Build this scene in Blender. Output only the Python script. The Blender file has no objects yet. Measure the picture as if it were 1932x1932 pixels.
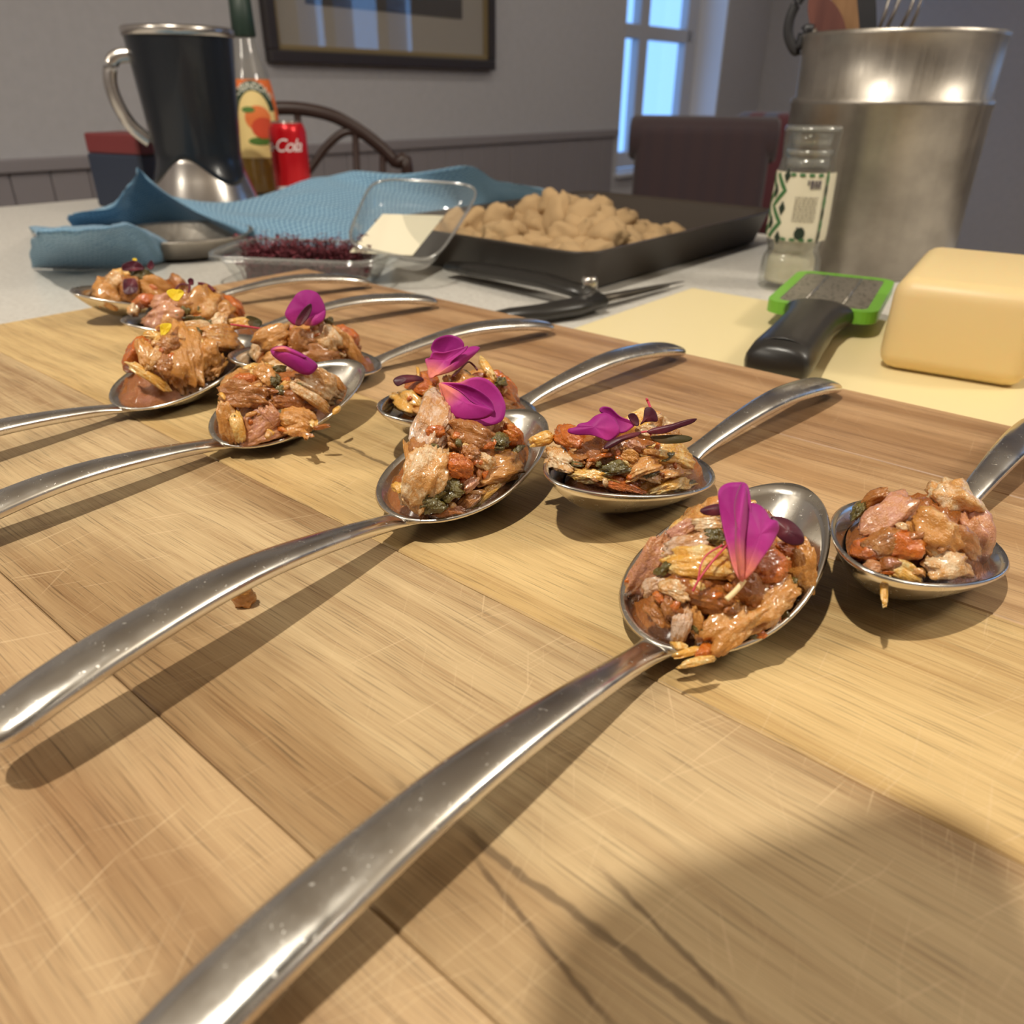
import bpy, bmesh, math, random
from mathutils import Vector, Matrix, noise as mn
from math import sin, cos, pi, radians, sqrt, atan2, exp

scene = bpy.context.scene
COL = scene.collection

# ------------------------------------------------------------------ camera
# metres; the top of the wooden board is z = 0, the camera stands over the origin
F_PX, IMG = 1460.0, 1932.0
CAM_H = 0.122
TH = math.atan((966 - 171) / F_PX)
ROLL = radians(0.58)
FW = Vector((0, cos(TH), -sin(TH)))
_rt = Vector((1, 0, 0))
_up = _rt.cross(FW)
RT = _rt * cos(ROLL) + _up * sin(ROLL)
UP = _up * cos(ROLL) - _rt * sin(ROLL)
CAM = Vector((0, 0, CAM_H))
cam_data = bpy.data.cameras.new('camera')
cam_data.sensor_fit = 'HORIZONTAL'
cam_data.sensor_width = 36.0
cam_data.lens = F_PX / IMG * 36.0
cam_data.clip_start = 0.01
cam_data.clip_end = 60
cam_data.dof.use_dof = True
cam_data.dof.focus_distance = 0.235
cam_data.dof.aperture_fstop = 17.0
cam = bpy.data.objects.new('camera', cam_data)
cam.matrix_world = Matrix(((RT.x, UP.x, -FW.x, CAM.x), (RT.y, UP.y, -FW.y, CAM.y), (RT.z, UP.z, -FW.z, CAM.z), (0, 0, 0, 1)))
COL.objects.link(cam)
scene.camera = cam

# ------------------------------------------------------------------ view, world, lamps
vs = scene.view_settings
vs.view_transform = 'Standard'
vs.look = 'None'
vs.exposure = -0.13
vs.gamma = 1.0
vs.use_curve_mapping = False
scene.cycles.max_bounces = 9
scene.cycles.diffuse_bounces = 4
scene.cycles.transparent_max_bounces = 16
scene.cycles.caustics_reflective = False
scene.cycles.caustics_refractive = False
scene.cycles.sample_clamp_indirect = 6.0
scene.cycles.blur_glossy = 0.4

world = bpy.data.worlds.new('evening_sky')
scene.world = world
world.use_nodes = True
_bg = world.node_tree.nodes['Background']
_bg.inputs[0].default_value = (0.22, 0.47, 0.95, 1)
_bg.inputs[1].default_value = 2.3

def lamp(name, kind, loc, energy, color, radius=0.03, target=None, cone=120, blend=0.6):
    d = bpy.data.lights.new(name, kind)
    d.energy = energy
    d.color = color
    d.shadow_soft_size = radius
    if kind == 'SPOT':
        d.spot_size = radians(cone)
        d.spot_blend = blend
    o = bpy.data.objects.new(name, d)
    o.location = loc
    if target is not None:
        o.rotation_euler = (Vector(target) - Vector(loc)).to_track_quat('-Z', 'Y').to_euler()
    COL.objects.link(o)
    return o

WARM = (1.0, 0.93, 0.80)
CEIL = 1.50
lamp('downlight_and_fill_lamp', 'SPOT', (-0.34, -0.06, CEIL - 0.06), 86, WARM, 0.022, (0.05, 0.3, 0), 130, 0.5)
def _room(x, y, z):
    return (0.76833 * x + 0.64006 * y, -0.64006 * x + 0.76833 * y, z)
for _y, _e in ((0.3, 8), (2.0, 13), (3.6, 12)):                # unseen spots added to brighten the panelled wall
    lamp('wall_fill_lamp', 'SPOT', _room(-1.15, _y, CEIL - 0.06), _e, WARM, 0.03, _room(-2.15, _y, 0.0), 120, 0.8)
lamp('downlight_and_fill_lamp', 'SPOT', (1.5, -0.9, CEIL - 0.06), 40, WARM, 0.03, (1.5, -0.9, 0), 110, 0.6)  # out-of-view spot added as fill for the room
lamp('point_fill_lamp', 'POINT', (1.4, 0.3, 1.12), 36, WARM, 0.14)  # unseen point light added to lift the shadows, with no fitting
lamp('point_fill_lamp', 'POINT', (-1.5, -0.3, 1.12), 22, WARM, 0.14)  # weaker added fill on the other side, also unseen

# ------------------------------------------------------------------ frame helpers
def ray(u, v):
    return FW * F_PX + RT * (u - 966) - UP * (v - 966)
def at_z(u, v, z):                      # where the sight line meets a level
    d = ray(u, v)
    return CAM + d * ((z - CAM_H) / d.z)
def on_plane(u, v, p, n):
    d = ray(u, v)
    return CAM + d * ((Vector(p) - CAM).dot(n) / d.dot(n))
E1 = Vector((0.76833, -0.64006, 0))     # along the planks of the board, to the right
E2 = Vector((-0.64006, -0.76833, 0))    # across the board, towards the viewer
ZU = Vector((0, 0, 1))
BC = Vector((-0.16084, 0.61286, 0))     # far left corner of the board
BOARD_ANG = atan2(E1.y, E1.x)
def bd(a, b, z=0.0):                    # board frame -> world
    return BC + E1 * a + E2 * b + ZU * z
def rm(x, y, z):                        # room frame (x along E1, y along -E2 from the camera)
    return E1 * x - E2 * y + ZU * z

# ------------------------------------------------------------------ object helpers
def tag(o, label=None, cat=None, group=None, kind=None):
    if label: o['label'] = label
    if cat: o['category'] = cat
    if group: o['group'] = group
    if kind: o['kind'] = kind
    return o
def thing(name, label, cat, loc=(0, 0, 0), rz=0.0, group=None, rot=None):
    o = bpy.data.objects.new(name, None)
    o.empty_display_size = 0.02
    o.location = loc
    o.rotation_euler = rot if rot is not None else (0, 0, rz)
    COL.objects.link(o)
    return tag(o, label, cat, group)
def obj(name, me, mat=None, parent=None, loc=None, rot=None):
    o = bpy.data.objects.new(name, me)
    if mat is not None and not me.materials:
        me.materials.append(mat)
    if parent is not None: o.parent = parent
    if loc is not None: o.location = loc
    if rot is not None: o.rotation_euler = rot
    COL.objects.link(o)
    return o
def mesh(verts, faces, smooth=True, name='m'):
    me = bpy.data.meshes.new(name)
    me.from_pydata([tuple(v) for v in verts], [], faces)
    if smooth:
        me.shade_smooth()
    me.update()
    return me
def bm_mesh(bm, smooth=False):
    me = bpy.data.meshes.new('m')
    bmesh.ops.recalc_face_normals(bm, faces=bm.faces)
    bm.to_mesh(me); bm.free()
    if smooth: me.shade_smooth()
    return me
def box_mesh(sx, sy, sz, bevel=0.0, seg=2, org=(0, 0, 0)):     # base centre at org
    bm = bmesh.new()
    bmesh.ops.create_cube(bm, size=1.0)
    for v in bm.verts:
        v.co = Vector((v.co.x * sx + org[0], v.co.y * sy + org[1], (v.co.z + 0.5) * sz + org[2]))
    if bevel > 0:
        bmesh.ops.bevel(bm, geom=bm.edges[:], offset=bevel, segments=seg, profile=0.5, affect='EDGES')
    return bm_mesh(bm)
def lathe(prof, n=48, cap=True, closed=False):
    vs_, fs = [], []
    m = len(prof)
    for i in range(n):
        a = 2 * pi * i / n
        for r, z in prof: vs_.append((r * cos(a), r * sin(a), z))
    for i in range(n):
        j = (i + 1) % n
        for k in range(m - 1 if not closed else m):
            k2 = (k + 1) % m
            fs.append((i * m + k, j * m + k, j * m + k2, i * m + k2))
    if cap and not closed:
        if prof[0][0] > 1e-6: fs.append(tuple(i * m for i in range(n))[::-1])
        if prof[-1][0] > 1e-6: fs.append(tuple(i * m + m - 1 for i in range(n)))
    return mesh(vs_, fs)
def tube(pts, rad, n=10, cap=True, flat=1.0, upv=None):
    pts = [Vector(p) for p in pts]
    if not hasattr(rad, '__len__'): rad = [rad] * len(pts)
    vs_, fs = [], []
    ref = Vector(upv) if upv is not None else None
    for i, p in enumerate(pts):
        t = (pts[min(i + 1, len(pts) - 1)] - pts[max(i - 1, 0)]).normalized()
        r = ref if ref is not None else (Vector((0, 0, 1)) if abs(t.z) < 0.9 else Vector((1, 0, 0)))
        s = t.cross(r).normalized()
        q = s.cross(t).normalized()
        for k in range(n):
            a = 2 * pi * k / n
            vs_.append(p + s * (cos(a) * rad[i]) + q * (sin(a) * rad[i] * flat))
    m = len(pts)
    for i in range(m - 1):
        for k in range(n):
            k2 = (k + 1) % n
            fs.append((i * n + k, i * n + k2, (i + 1) * n + k2, (i + 1) * n + k))
    if cap:
        fs.append(tuple(range(n))[::-1]); fs.append(tuple((m - 1) * n + k for k in range(n)))
    return mesh(vs_, fs)
def grid(fn, nu, nv, smooth=True):
    vs_ = [fn(i / nu, j / nv) for i in range(nu + 1) for j in range(nv + 1)]
    fs = [(i * (nv + 1) + j, (i + 1) * (nv + 1) + j, (i + 1) * (nv + 1) + j + 1, i * (nv + 1) + j + 1) for i in range(nu) for j in range(nv)]
    return mesh(vs_, fs, smooth)
def solid(o, t, off=-1.0):
    m = o.modifiers.new('thickness', 'SOLIDIFY'); m.thickness = t; m.offset = off
    return o
def subsurf(o, n=1):
    m = o.modifiers.new('smooth', 'SUBSURF'); m.levels = n; m.render_levels = n
    return o
def interp(x, tab):
    if x <= tab[0][0]: return tab[0][1]
    for (a, b), (c, d) in zip(tab, tab[1:]):
        if x <= c:
            t = (x - a) / (c - a); t = t * t * (3 - 2 * t) if False else t
            return b + (d - b) * t
    return tab[-1][1]
def catmull(x, tab):
    n = len(tab)
    if x <= tab[0][0]: return tab[0][1]
    if x >= tab[-1][0]: return tab[-1][1]
    for i in range(n - 1):
        if x <= tab[i + 1][0]:
            x0, y0 = tab[i]; x1, y1 = tab[i + 1]
            m0 = (y1 - tab[i - 1][1]) / (x1 - tab[i - 1][0]) if i > 0 else (y1 - y0) / (x1 - x0)
            m1 = (tab[i + 2][1] - y0) / (tab[i + 2][0] - x0) if i + 2 < n else (y1 - y0) / (x1 - x0)
            h = x1 - x0; t = (x - x0) / h
            return (2*t**3-3*t*t+1)*y0 + (t**3-2*t*t+t)*h*m0 + (-2*t**3+3*t*t)*y1 + (t**3-t*t)*h*m1

# ------------------------------------------------------------------ materials
def srgb(r, g, b):
    def f(c):
        c /= 255.0
        return c / 12.92 if c <= 0.04045 else ((c + 0.055) / 1.055) ** 2.4
    return (f(r), f(g), f(b), 1.0)
class NT:
    """small wrapper to write node trees as expressions"""
    def __init__(self, name):
        self.m = bpy.data.materials.new(name); self.m.use_nodes = True
        self.t = self.m.node_tree; self.n = self.t.nodes; self.l = self.t.links
        self.b = self.n['Principled BSDF']; self.out = self.n['Material Output']
    def put(self, sock, val):
        if isinstance(val, bpy.types.NodeSocket): self.l.new(val, sock)
        elif isinstance(val, (tuple, list)) and len(val) == 3 and sock.type == 'RGBA': sock.default_value = (*val, 1)
        else: sock.default_value = val
    def node(self, typ, ins=None, out=0, **props):
        n = self.n.new(typ)
        for k, v in props.items(): setattr(n, k, v)
        for k, v in (ins or {}).items(): self.put(n.inputs[k], v)
        return n.outputs[out]
    def coord(self, kind='Object', scale=(1, 1, 1), rot=(0, 0, 0), loc=(0, 0, 0)):
        tc = self.n.new('ShaderNodeTexCoord')
        mp = self.n.new('ShaderNodeMapping')
        self.l.new(tc.outputs[kind], mp.inputs[0])
        mp.inputs['Scale'].default_value = scale; mp.inputs['Rotation'].default_value = rot; mp.inputs['Location'].default_value = loc
        return mp.outputs[0]
    def noise(self, vec, scale=5, detail=4, rough=0.55, dist=0.0, out=0):
        return self.node('ShaderNodeTexNoise', {'Vector': vec, 'Scale': scale, 'Detail': detail, 'Roughness': rough, 'Distortion': dist}, out)
    def math(self, op, a, b=0.0, c=0.0, clamp=False):
        return self.node('ShaderNodeMath', {0: a, 1: b, 2: c}, operation=op, use_clamp=clamp)
    def ramp(self, fac, stops, interp='LINEAR'):
        n = self.n.new('ShaderNodeValToRGB'); e = n.color_ramp.elements; n.color_ramp.interpolation = interp
        while len(e) < len(stops): e.new(0.5)
        for el, (p, c) in zip(e, stops):
            el.position = p; el.color = c if len(c) == 4 else (*c, 1)
        self.put(n.inputs[0], fac)
        return n.outputs[0]
    def mix(self, fac, a, b, mode='MIX'):
        n = self.n.new('ShaderNodeMix'); n.data_type = 'RGBA'; n.blend_type = mode
        self.put(n.inputs[0], fac); self.put(n.inputs[6], a); self.put(n.inputs[7], b)
        return n.outputs[2]
    def schlick(self, f0):
        fc = self.node('ShaderNodeLayerWeight', {'Blend': 0.5}, 1)
        return self.math('ADD', self.math('MULTIPLY', self.math('POWER', fc, 4.0), 1.0 - f0), f0, clamp=True)
    def bump(self, height, strength=0.3, dist=0.001):
        return self.node('ShaderNodeBump', {'Height': height, 'Strength': strength, 'Distance': dist})
    def set(self, **kw):
        names = dict(color='Base Color', rough='Roughness', metal='Metallic', spec='Specular IOR Level', normal='Normal', sss='Subsurface Weight', sssr='Subsurface Radius', ssss='Subsurface Scale', coat='Coat Weight', coatr='Coat Roughness', trans='Transmission Weight', ior='IOR', alpha='Alpha', em='Emission Color', ems='Emission Strength', sheen='Sheen Weight', aniso='Anisotropic')
        for k, v in kw.items(): self.put(self.b.inputs[names[k]], v)
        return self.m
def plain(name, color, rough=0.5, **kw):
    return NT(name).set(color=color, rough=rough, **kw)
_cache = {}
def M(name):
    if name not in _cache: _cache[name] = MATS[name]()
    return _cache[name]
MATS = {}
def mat(fn):
    MATS[fn.__name__] = fn
    return fn

@mat
def steel():
    n = NT('polished_steel')
    co = n.coord('Object', (1, 1, 1))
    sm = n.noise(co, 90, 5, 0.65)
    sp = n.noise(co, 900, 2, 0.5)
    r = n.node('ShaderNodeMapRange', {0: sm, 1: 0.35, 2: 0.75, 3: 0.17, 4: 0.33})
    spots = n.math('MULTIPLY', n.math('GREATER_THAN', sp, 0.70), 0.25)
    return n.set(color=(0.74, 0.71, 0.655, 1), metal=1.0, rough=n.math('ADD', r, spots, clamp=True))
@mat
def white_counter():
    n = NT('white_worktop')
    co = n.coord('Object')
    f = n.noise(co, 260, 3, 0.6)
    return n.set(color=n.ramp(f, [(0.35, srgb(205, 200, 192)), (0.6, srgb(222, 218, 210))]), rough=0.28)
@mat
def wall_paint():
    n = NT('mauve_wall_paint')
    co = n.coord('Object')
    f = n.noise(co, 40, 4, 0.6)
    return n.set(color=n.ramp(f, [(0.3, srgb(176, 174, 178)), (0.7, srgb(182, 180, 184))]), rough=0.85, normal=n.bump(n.noise(co, 220, 3), 0.15, 0.001))
@mat
def panel_paint():
    return plain('panelling_paint', srgb(136, 130, 134), 0.7)
@mat
def ceiling_paint():
    return plain('white_ceiling_paint', srgb(225, 218, 208), 0.9)
@mat
def window_paint():
    return plain('white_gloss_paint', srgb(190, 190, 196), 0.35)
@mat
def floor_wood():
    n = NT('floor_boards'); co = n.coord('Object', (1, 8, 1))
    return n.set(color=n.ramp(n.noise(co, 4, 5), [(0.3, srgb(150, 122, 92)), (0.7, srgb(184, 156, 122))]), rough=0.45)
@mat
def pane_glass():
    n = NT('window_glass')
    tr = n.node('ShaderNodeBsdfTransparent'); gl = n.node('ShaderNodeBsdfGlossy', {'Roughness': 0.02})
    fr = n.schlick(0.045)
    mx = n.n.new('ShaderNodeMixShader'); n.l.new(fr, mx.inputs[0]); n.l.new(tr, mx.inputs[1]); n.l.new(gl, mx.inputs[2])
    n.l.new(mx.outputs[0], n.out.inputs[0])
    return n.m
def clear_thin(name, tint=(0.96, 0.97, 0.96), refl=0.06, rough=0.05, haze=0.05):
    """thin clear sheet: mostly see-through, mirror-like at grazing angles"""
    n = NT(name)
    tr = n.node('ShaderNodeBsdfTransparent', {'Color': (*tint, 1)}); gl = n.node('ShaderNodeBsdfGlossy', {'Roughness': rough})
    df = n.node('ShaderNodeBsdfDiffuse', {'Color': (0.8, 0.8, 0.8, 1)})
    fr = n.schlick(refl)
    m0 = n.n.new('ShaderNodeMixShader'); m0.inputs[0].default_value = haze; n.l.new(tr, m0.inputs[1]); n.l.new(df, m0.inputs[2])
    mx = n.n.new('ShaderNodeMixShader'); n.l.new(fr, mx.inputs[0]); n.l.new(m0.outputs[0], mx.inputs[1]); n.l.new(gl, mx.inputs[2])
    n.l.new(mx.outputs[0], n.out.inputs[0])
    return n.m

def wood_plank(name, light, dark, seed, streak=0.5, scratch=0.5, fine=1.0, blotch=None, cracks=None, heart=None):
    """edge-glued hardwood stave; x runs along the grain (object space, metres)"""
    n = NT(name)
    co = n.coord('Object', (1, 1, 1), loc=(seed * 3.7, seed * 1.3, 0))
    wob = n.noise(n.coord('Object', (5, 9, 9), loc=(seed, 0, 0)), 1.0, 3, 0.5)
    wv = n.node('ShaderNodeVectorMath', {0: co, 1: n.node('ShaderNodeCombineXYZ', {1: n.math('MULTIPLY', n.math('SUBTRACT', wob, 0.5), 0.014)})}, operation='ADD')
    def st(sx, sy):
        return n.node('ShaderNodeVectorMath', {0: wv, 1: (sx, sy, sy)}, operation='MULTIPLY')
    broad = n.noise(st(2.2, 26), 1.0, 3, 0.55)
    med = n.noise(st(7, 170), 1.0, 4, 0.6)
    fin = n.noise(st(30, 1700), 1.0, 3, 0.65)
    pores = n.noise(st(42, 2300), 1.0, 2, 0.5)
    f = n.math('ADD', n.math('MULTIPLY', broad, 0.30 + 0.3 * streak), n.math('MULTIPLY', med, 0.36))
    f = n.math('ADD', f, n.math('MULTIPLY', fin, 0.36 * fine))
    f = n.math('DIVIDE', f, 1.02 + 0.3 * streak)
    lo = 0.40 + 0.0 * streak
    c = n.ramp(n.math('MULTIPLY', f, 1.0), [(0.37, dark), (0.48, tuple(a * 0.4 + b * 0.6 for a, b in zip(dark, light))), (0.60, light)])
    pm = n.node('ShaderNodeMapRange', {0: pores, 1: 0.30, 2: 0.44, 3: 0.55, 4: 1.0})
    c = n.mix(1.0, c, n.node('ShaderNodeCombineXYZ', {0: pm, 1: pm, 2: pm}), 'MULTIPLY')
    if blotch:
        bl = n.noise(n.coord('Object', (7, 16, 1), loc=(seed * 5, 2, 0)), 1.0, 3, 0.5)
        c = n.mix(n.node('ShaderNodeMapRange', {0: bl, 1: 0.52, 2: 0.70, 3: 0.0, 4: 0.55}), c, blotch)
    xyz = n.n.new('ShaderNodeSeparateXYZ'); tc = n.n.new('ShaderNodeTexCoord'); n.l.new(tc.outputs['Object'], xyz.inputs[0])
    for (y0, hw, hx0, hx1, colr, amt) in (heart or []):           # darker heartwood running along the stave
        hn = n.noise(n.coord('Object', (9, 60, 1), loc=(seed * 2, 5, 0)), 1.0, 4, 0.6)
        d = n.math('ADD', n.math('ABSOLUTE', n.math('SUBTRACT', xyz.outputs[1], y0)), n.math('MULTIPLY', n.math('SUBTRACT', hn, 0.5), hw * 1.6))
        k = n.node('ShaderNodeMapRange', {0: d, 1: hw * 0.35, 2: hw * 1.1, 3: amt, 4: 0.0})
        inx = n.math('MULTIPLY', n.node('ShaderNodeMapRange', {0: xyz.outputs[0], 1: hx0, 2: hx0 + 0.05, 3: 0.0, 4: 1.0}), n.node('ShaderNodeMapRange', {0: xyz.outputs[0], 1: hx1 - 0.05, 2: hx1, 3: 1.0, 4: 0.0}))
        c = n.mix(n.math('MULTIPLY', k, inx), c, n.mix(1.0, c, colr, 'MULTIPLY'))
    for (x0, x1, y0, slope, w, amp, sd) in (cracks or []):      # dark mineral streaks with a shape of their own
        nx = n.noise(n.node('ShaderNodeCombineXYZ', {0: n.math('MULTIPLY', xyz.outputs[0], 60.0), 1: sd}), 1.0, 3, 0.6)
        yc = n.math('ADD', n.math('ADD', y0 - slope * x0, n.math('MULTIPLY', xyz.outputs[0], slope)), n.math('MULTIPLY', n.math('SUBTRACT', nx, 0.5), amp))
        d = n.math('ABSOLUTE', n.math('SUBTRACT', xyz.outputs[1], yc))
        wn = n.noise(n.node('ShaderNodeCombineXYZ', {0: n.math('MULTIPLY', xyz.outputs[0], 140.0), 1: sd + 7}), 1.0, 2, 0.6)
        line = n.node('ShaderNodeMapRange', {0: d, 1: n.math('MULTIPLY', wn, w * 1.3), 2: n.math('MULTIPLY', wn, w * 2.6), 3: 1.0, 4: 0.0})
        inx = n.math('MULTIPLY', n.node('ShaderNodeMapRange', {0: xyz.outputs[0], 1: x0, 2: x0 + 0.01, 3: 0.0, 4: 1.0}), n.node('ShaderNodeMapRange', {0: xyz.outputs[0], 1: x1 - 0.01, 2: x1, 3: 1.0, 4: 0.0}))
        c = n.mix(n.math('MULTIPLY', n.math('MULTIPLY', line, inx), 0.62), c, srgb(72, 52, 34))
    hgt = n.math('ADD', n.math('MULTIPLY', fin, 0.5), n.math('MULTIPLY', pores, 0.5))
    if scratch > 0:                                             # old knife marks, pale and thin
        tot = None
        for k, ang in enumerate((-62, -97, -128, -80, 72)):
            v2 = n.node('ShaderNodeVectorMath', {0: n.coord('Object', rot=(0, 0, radians(ang)), loc=(seed + k * 3.1, k * 2.2, 0)), 1: (30, 1100, 1)}, operation='MULTIPLY')
            s1 = n.noise(v2, 1.0, 1, 0.4)
            ms = n.noise(n.coord('Object', (9, 9, 1), loc=(k * 4.0 + seed, 1, 0)), 1.0, 2, 0.5)
            ln = n.math('MULTIPLY', n.node('ShaderNodeMapRange', {0: s1, 1: 0.69, 2: 0.74, 3: 0.0, 4: 1.0}), n.node('ShaderNodeMapRange', {0: ms, 1: 0.44, 2: 0.60, 3: 0.0, 4: 1.0}))
            tot = ln if tot is None else n.math('MAXIMUM', tot, ln)
        c = n.mix(n.math('MULTIPLY', tot, 0.38 * scratch), c, srgb(226, 198, 158))
    rg = n.node('ShaderNodeMapRange', {0: med, 1: 0.3, 2: 0.7, 3: 0.38, 4: 0.55})
    return n.set(color=c, rough=rg, spec=0.45, normal=n.bump(hgt, 0.22, 0.0006))

# ------------------------------------------------------------------ room shell
FLOOR = -0.95
WX = -2.15           # the panelled wall (room x)
WY = 4.75            # the wall on the right (room y)
EX, SY = 2.6, -2.2
WN = E1.copy()
WP = rm(WX, 0, 0)
ROOM_ROT = (0, 0, BOARD_ANG)
def rbox(name, x0, x1, y0, y1, z0, z1, m, parent=None, kind='structure', bevel=0.0):
    me = box_mesh(abs(x1 - x0), abs(y1 - y0), z1 - z0, bevel)
    if parent is None:
        o = obj(name, me, m, None, rm((x0 + x1) / 2, (y0 + y1) / 2, z0), ROOM_ROT)
        if kind: o['kind'] = kind
    else:
        p = rm((x0 + x1) / 2, (y0 + y1) / 2, z0)
        o = obj(name, me, m, parent, parent.matrix_basis.inverted() @ p)
    return o
def room_group(name, x, y, z):
    e = bpy.data.objects.new(name, None); e.location = rm(x, y, z); e.rotation_euler = ROOM_ROT
    e.empty_display_size = 0.05
    COL.objects.link(e); e['kind'] = 'structure'
    e.matrix_basis = Matrix.Translation(rm(x, y, z)) @ Matrix.Rotation(BOARD_ANG, 4, 'Z')
    return e
def wall_pt(u, v):
    p = on_plane(u, v, WP, WN)
    return p.dot(E1), -p.dot(E2), p.z

rbox('floor', WX - 0.4, EX + 0.2, SY - 0.2, WY + 0.3, FLOOR - 0.1, FLOOR, M('floor_wood'))
rbox('ceiling', WX - 0.4, EX + 0.2, SY - 0.2, WY + 0.3, CEIL, CEIL + 0.1, M('ceiling_paint'))
# window opening in the panelled wall
wy0, wy1 = wall_pt(1168, 250)[1], wall_pt(1345, 250)[1]
WT = 0.20
sill_z = on_plane(1205, 312, rm(WX - 0.165, 0, 0), WN).z
wtop = 1.15
wl = room_group('wall_back', WX, 0, FLOOR)
rbox('wall_face', WX - WT, WX, SY - 0.2, wy0, FLOOR, CEIL, M('wall_paint'), wl)
rbox('wall_face', WX - WT, WX, wy1, WY + 0.2, FLOOR, CEIL, M('wall_paint'), wl)
rbox('wall_face', WX - WT, WX, wy0, wy1, FLOOR, sill_z - 0.02, M('wall_paint'), wl)
rbox('wall_face', WX - WT, WX, wy0, wy1, wtop, CEIL, M('wall_paint'), wl)
# tongue and groove panelling, board by board, under a rail
dado = wall_pt(950, 254)[2]
pw = room_group('trim_1', WX, 0, FLOOR)
rail = rbox('dado_rail', WX, WX + 0.022, -1.6, wy0 - 0.03, dado - 0.03, dado, M('panel_paint'), pw, bevel=0.004)
pm = box_mesh(0.012, 0.0885, dado - 0.03 - FLOOR, 0.004)
yy = -1.6
while yy + 0.09 < wy0:
    o = obj('panel_board', pm, M('panel_paint'), pw, pw.matrix_basis.inverted() @ rm(WX + 0.006, yy + 0.045, FLOOR))
    yy += 0.09
# right hand wall with a second window (seen as a reflection in the picture glass)
wr = room_group('wall_right', 0, WY, FLOOR)
w2 = [(0.72, 0.98), (1.10, 1.62), (1.76, 2.10)]
w2z0, w2z1 = 0.27, 1.36
xs = [WX - 0.2] + [q for p in w2 for q in p] + [EX + 0.2]
for i in range(0, len(xs), 2):
    rbox('wall_face', xs[i], xs[i + 1], WY, WY + WT, FLOOR, CEIL, M('wall_paint'), wr)
for a, b in w2:
    rbox('wall_face', a, b, WY, WY + WT, FLOOR, w2z0, M('wall_paint'), wr)
    rbox('wall_face', a, b, WY, WY + WT, w2z1, CEIL, M('wall_paint'), wr)
rbox('wall_left', WX - 0.2, EX + 0.2, SY - 0.2, SY, FLOOR, CEIL, M('wall_paint'))
rbox('wall_front', EX, EX + 0.2, SY, WY, FLOOR, CEIL, M('wall_paint'))
# window joinery in the deep opening
wi = room_group('window_1', WX - 0.17, (wy0 + wy1) / 2, sill_z)
wfx0, wfx1 = WX - 0.20, WX - 0.15
st = 0.055
rbox('frame_stile', wfx0, wfx1, wy0, wy0 + st, sill_z, wtop, M('window_paint'), wi, bevel=0.006)
rbox('frame_stile', wfx0, wfx1, wy1 - st - 0.06, wy1, sill_z, wtop, M('window_paint'), wi, bevel=0.006)
ym = wy0 + (wy1 - wy0) * 0.42
rbox('mullion', wfx0, wfx1, ym - 0.03, ym + 0.05, sill_z, wtop, M('window_paint'), wi, bevel=0.006)
rbox('bottom_rail', wfx0, wfx1, wy0 + st, wy1 - st, sill_z, sill_z + 0.07, M('window_paint'), wi, bevel=0.006)
tz = on_plane(1220, 62, rm(WX - 0.17, 0, 0), WN).z
rbox('transom', wfx0, wfx1, wy0 + st, wy1 - st, tz - 0.03, tz + 0.03, M('window_paint'), wi, bevel=0.006)
rbox('brightened_reveal_lining', WX - 0.15, WX + 0.001, wy1 - 0.006, wy1 + 0.004, sill_z, wtop, plain('skylit_reveal_tone', srgb(232, 232, 236), 0.7), wi)  # added lining, whitened so the reveal looks lit by the sky
rbox('top_rail', wfx0, wfx1, wy0 + st, wy1 - st, wtop - 0.06, wtop, M('window_paint'), wi)
rbox('pane', wfx0 + 0.02, wfx0 + 0.024, wy0 + st, wy1 - st, sill_z + 0.07, wtop - 0.06, M('pane_glass'), wi)
rbox('window_sill', WX - 0.15, WX + 0.03, wy0 - 0.02, wy1 + 0.0, sill_z - 0.02, sill_z, M('window_paint'), wi, bevel=0.005)
wi2 = room_group('window_2', 1.3, WY + 0.1, w2z0)
for a, b in w2:
    rbox('pane', a, b, WY + 0.12, WY + 0.124, w2z0, w2z1, M('pane_glass'), wi2)

# ------------------------------------------------------------------ worktop
wt_th = 0.03
CT = -0.03                                   # worktop level
ctop = obj('worktop', box_mesh(2.1, 1.28, wt_th, 0.004), M('white_counter'), None, bd(0.25, 0.04, CT - wt_th), ROOM_ROT)
tag(ctop, 'white speckled stone worktop carrying all the food and utensils', 'worktop')
cab = obj('kitchen_cabinet', box_mesh(2.0, 1.18, CT - wt_th - FLOOR), plain('cabinet_paint', srgb(120, 116, 110), 0.6), None, bd(0.25, 0.04, FLOOR), ROOM_ROT)
tag(cab, 'grey painted cabinet block under the white worktop', 'cabinet')

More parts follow.
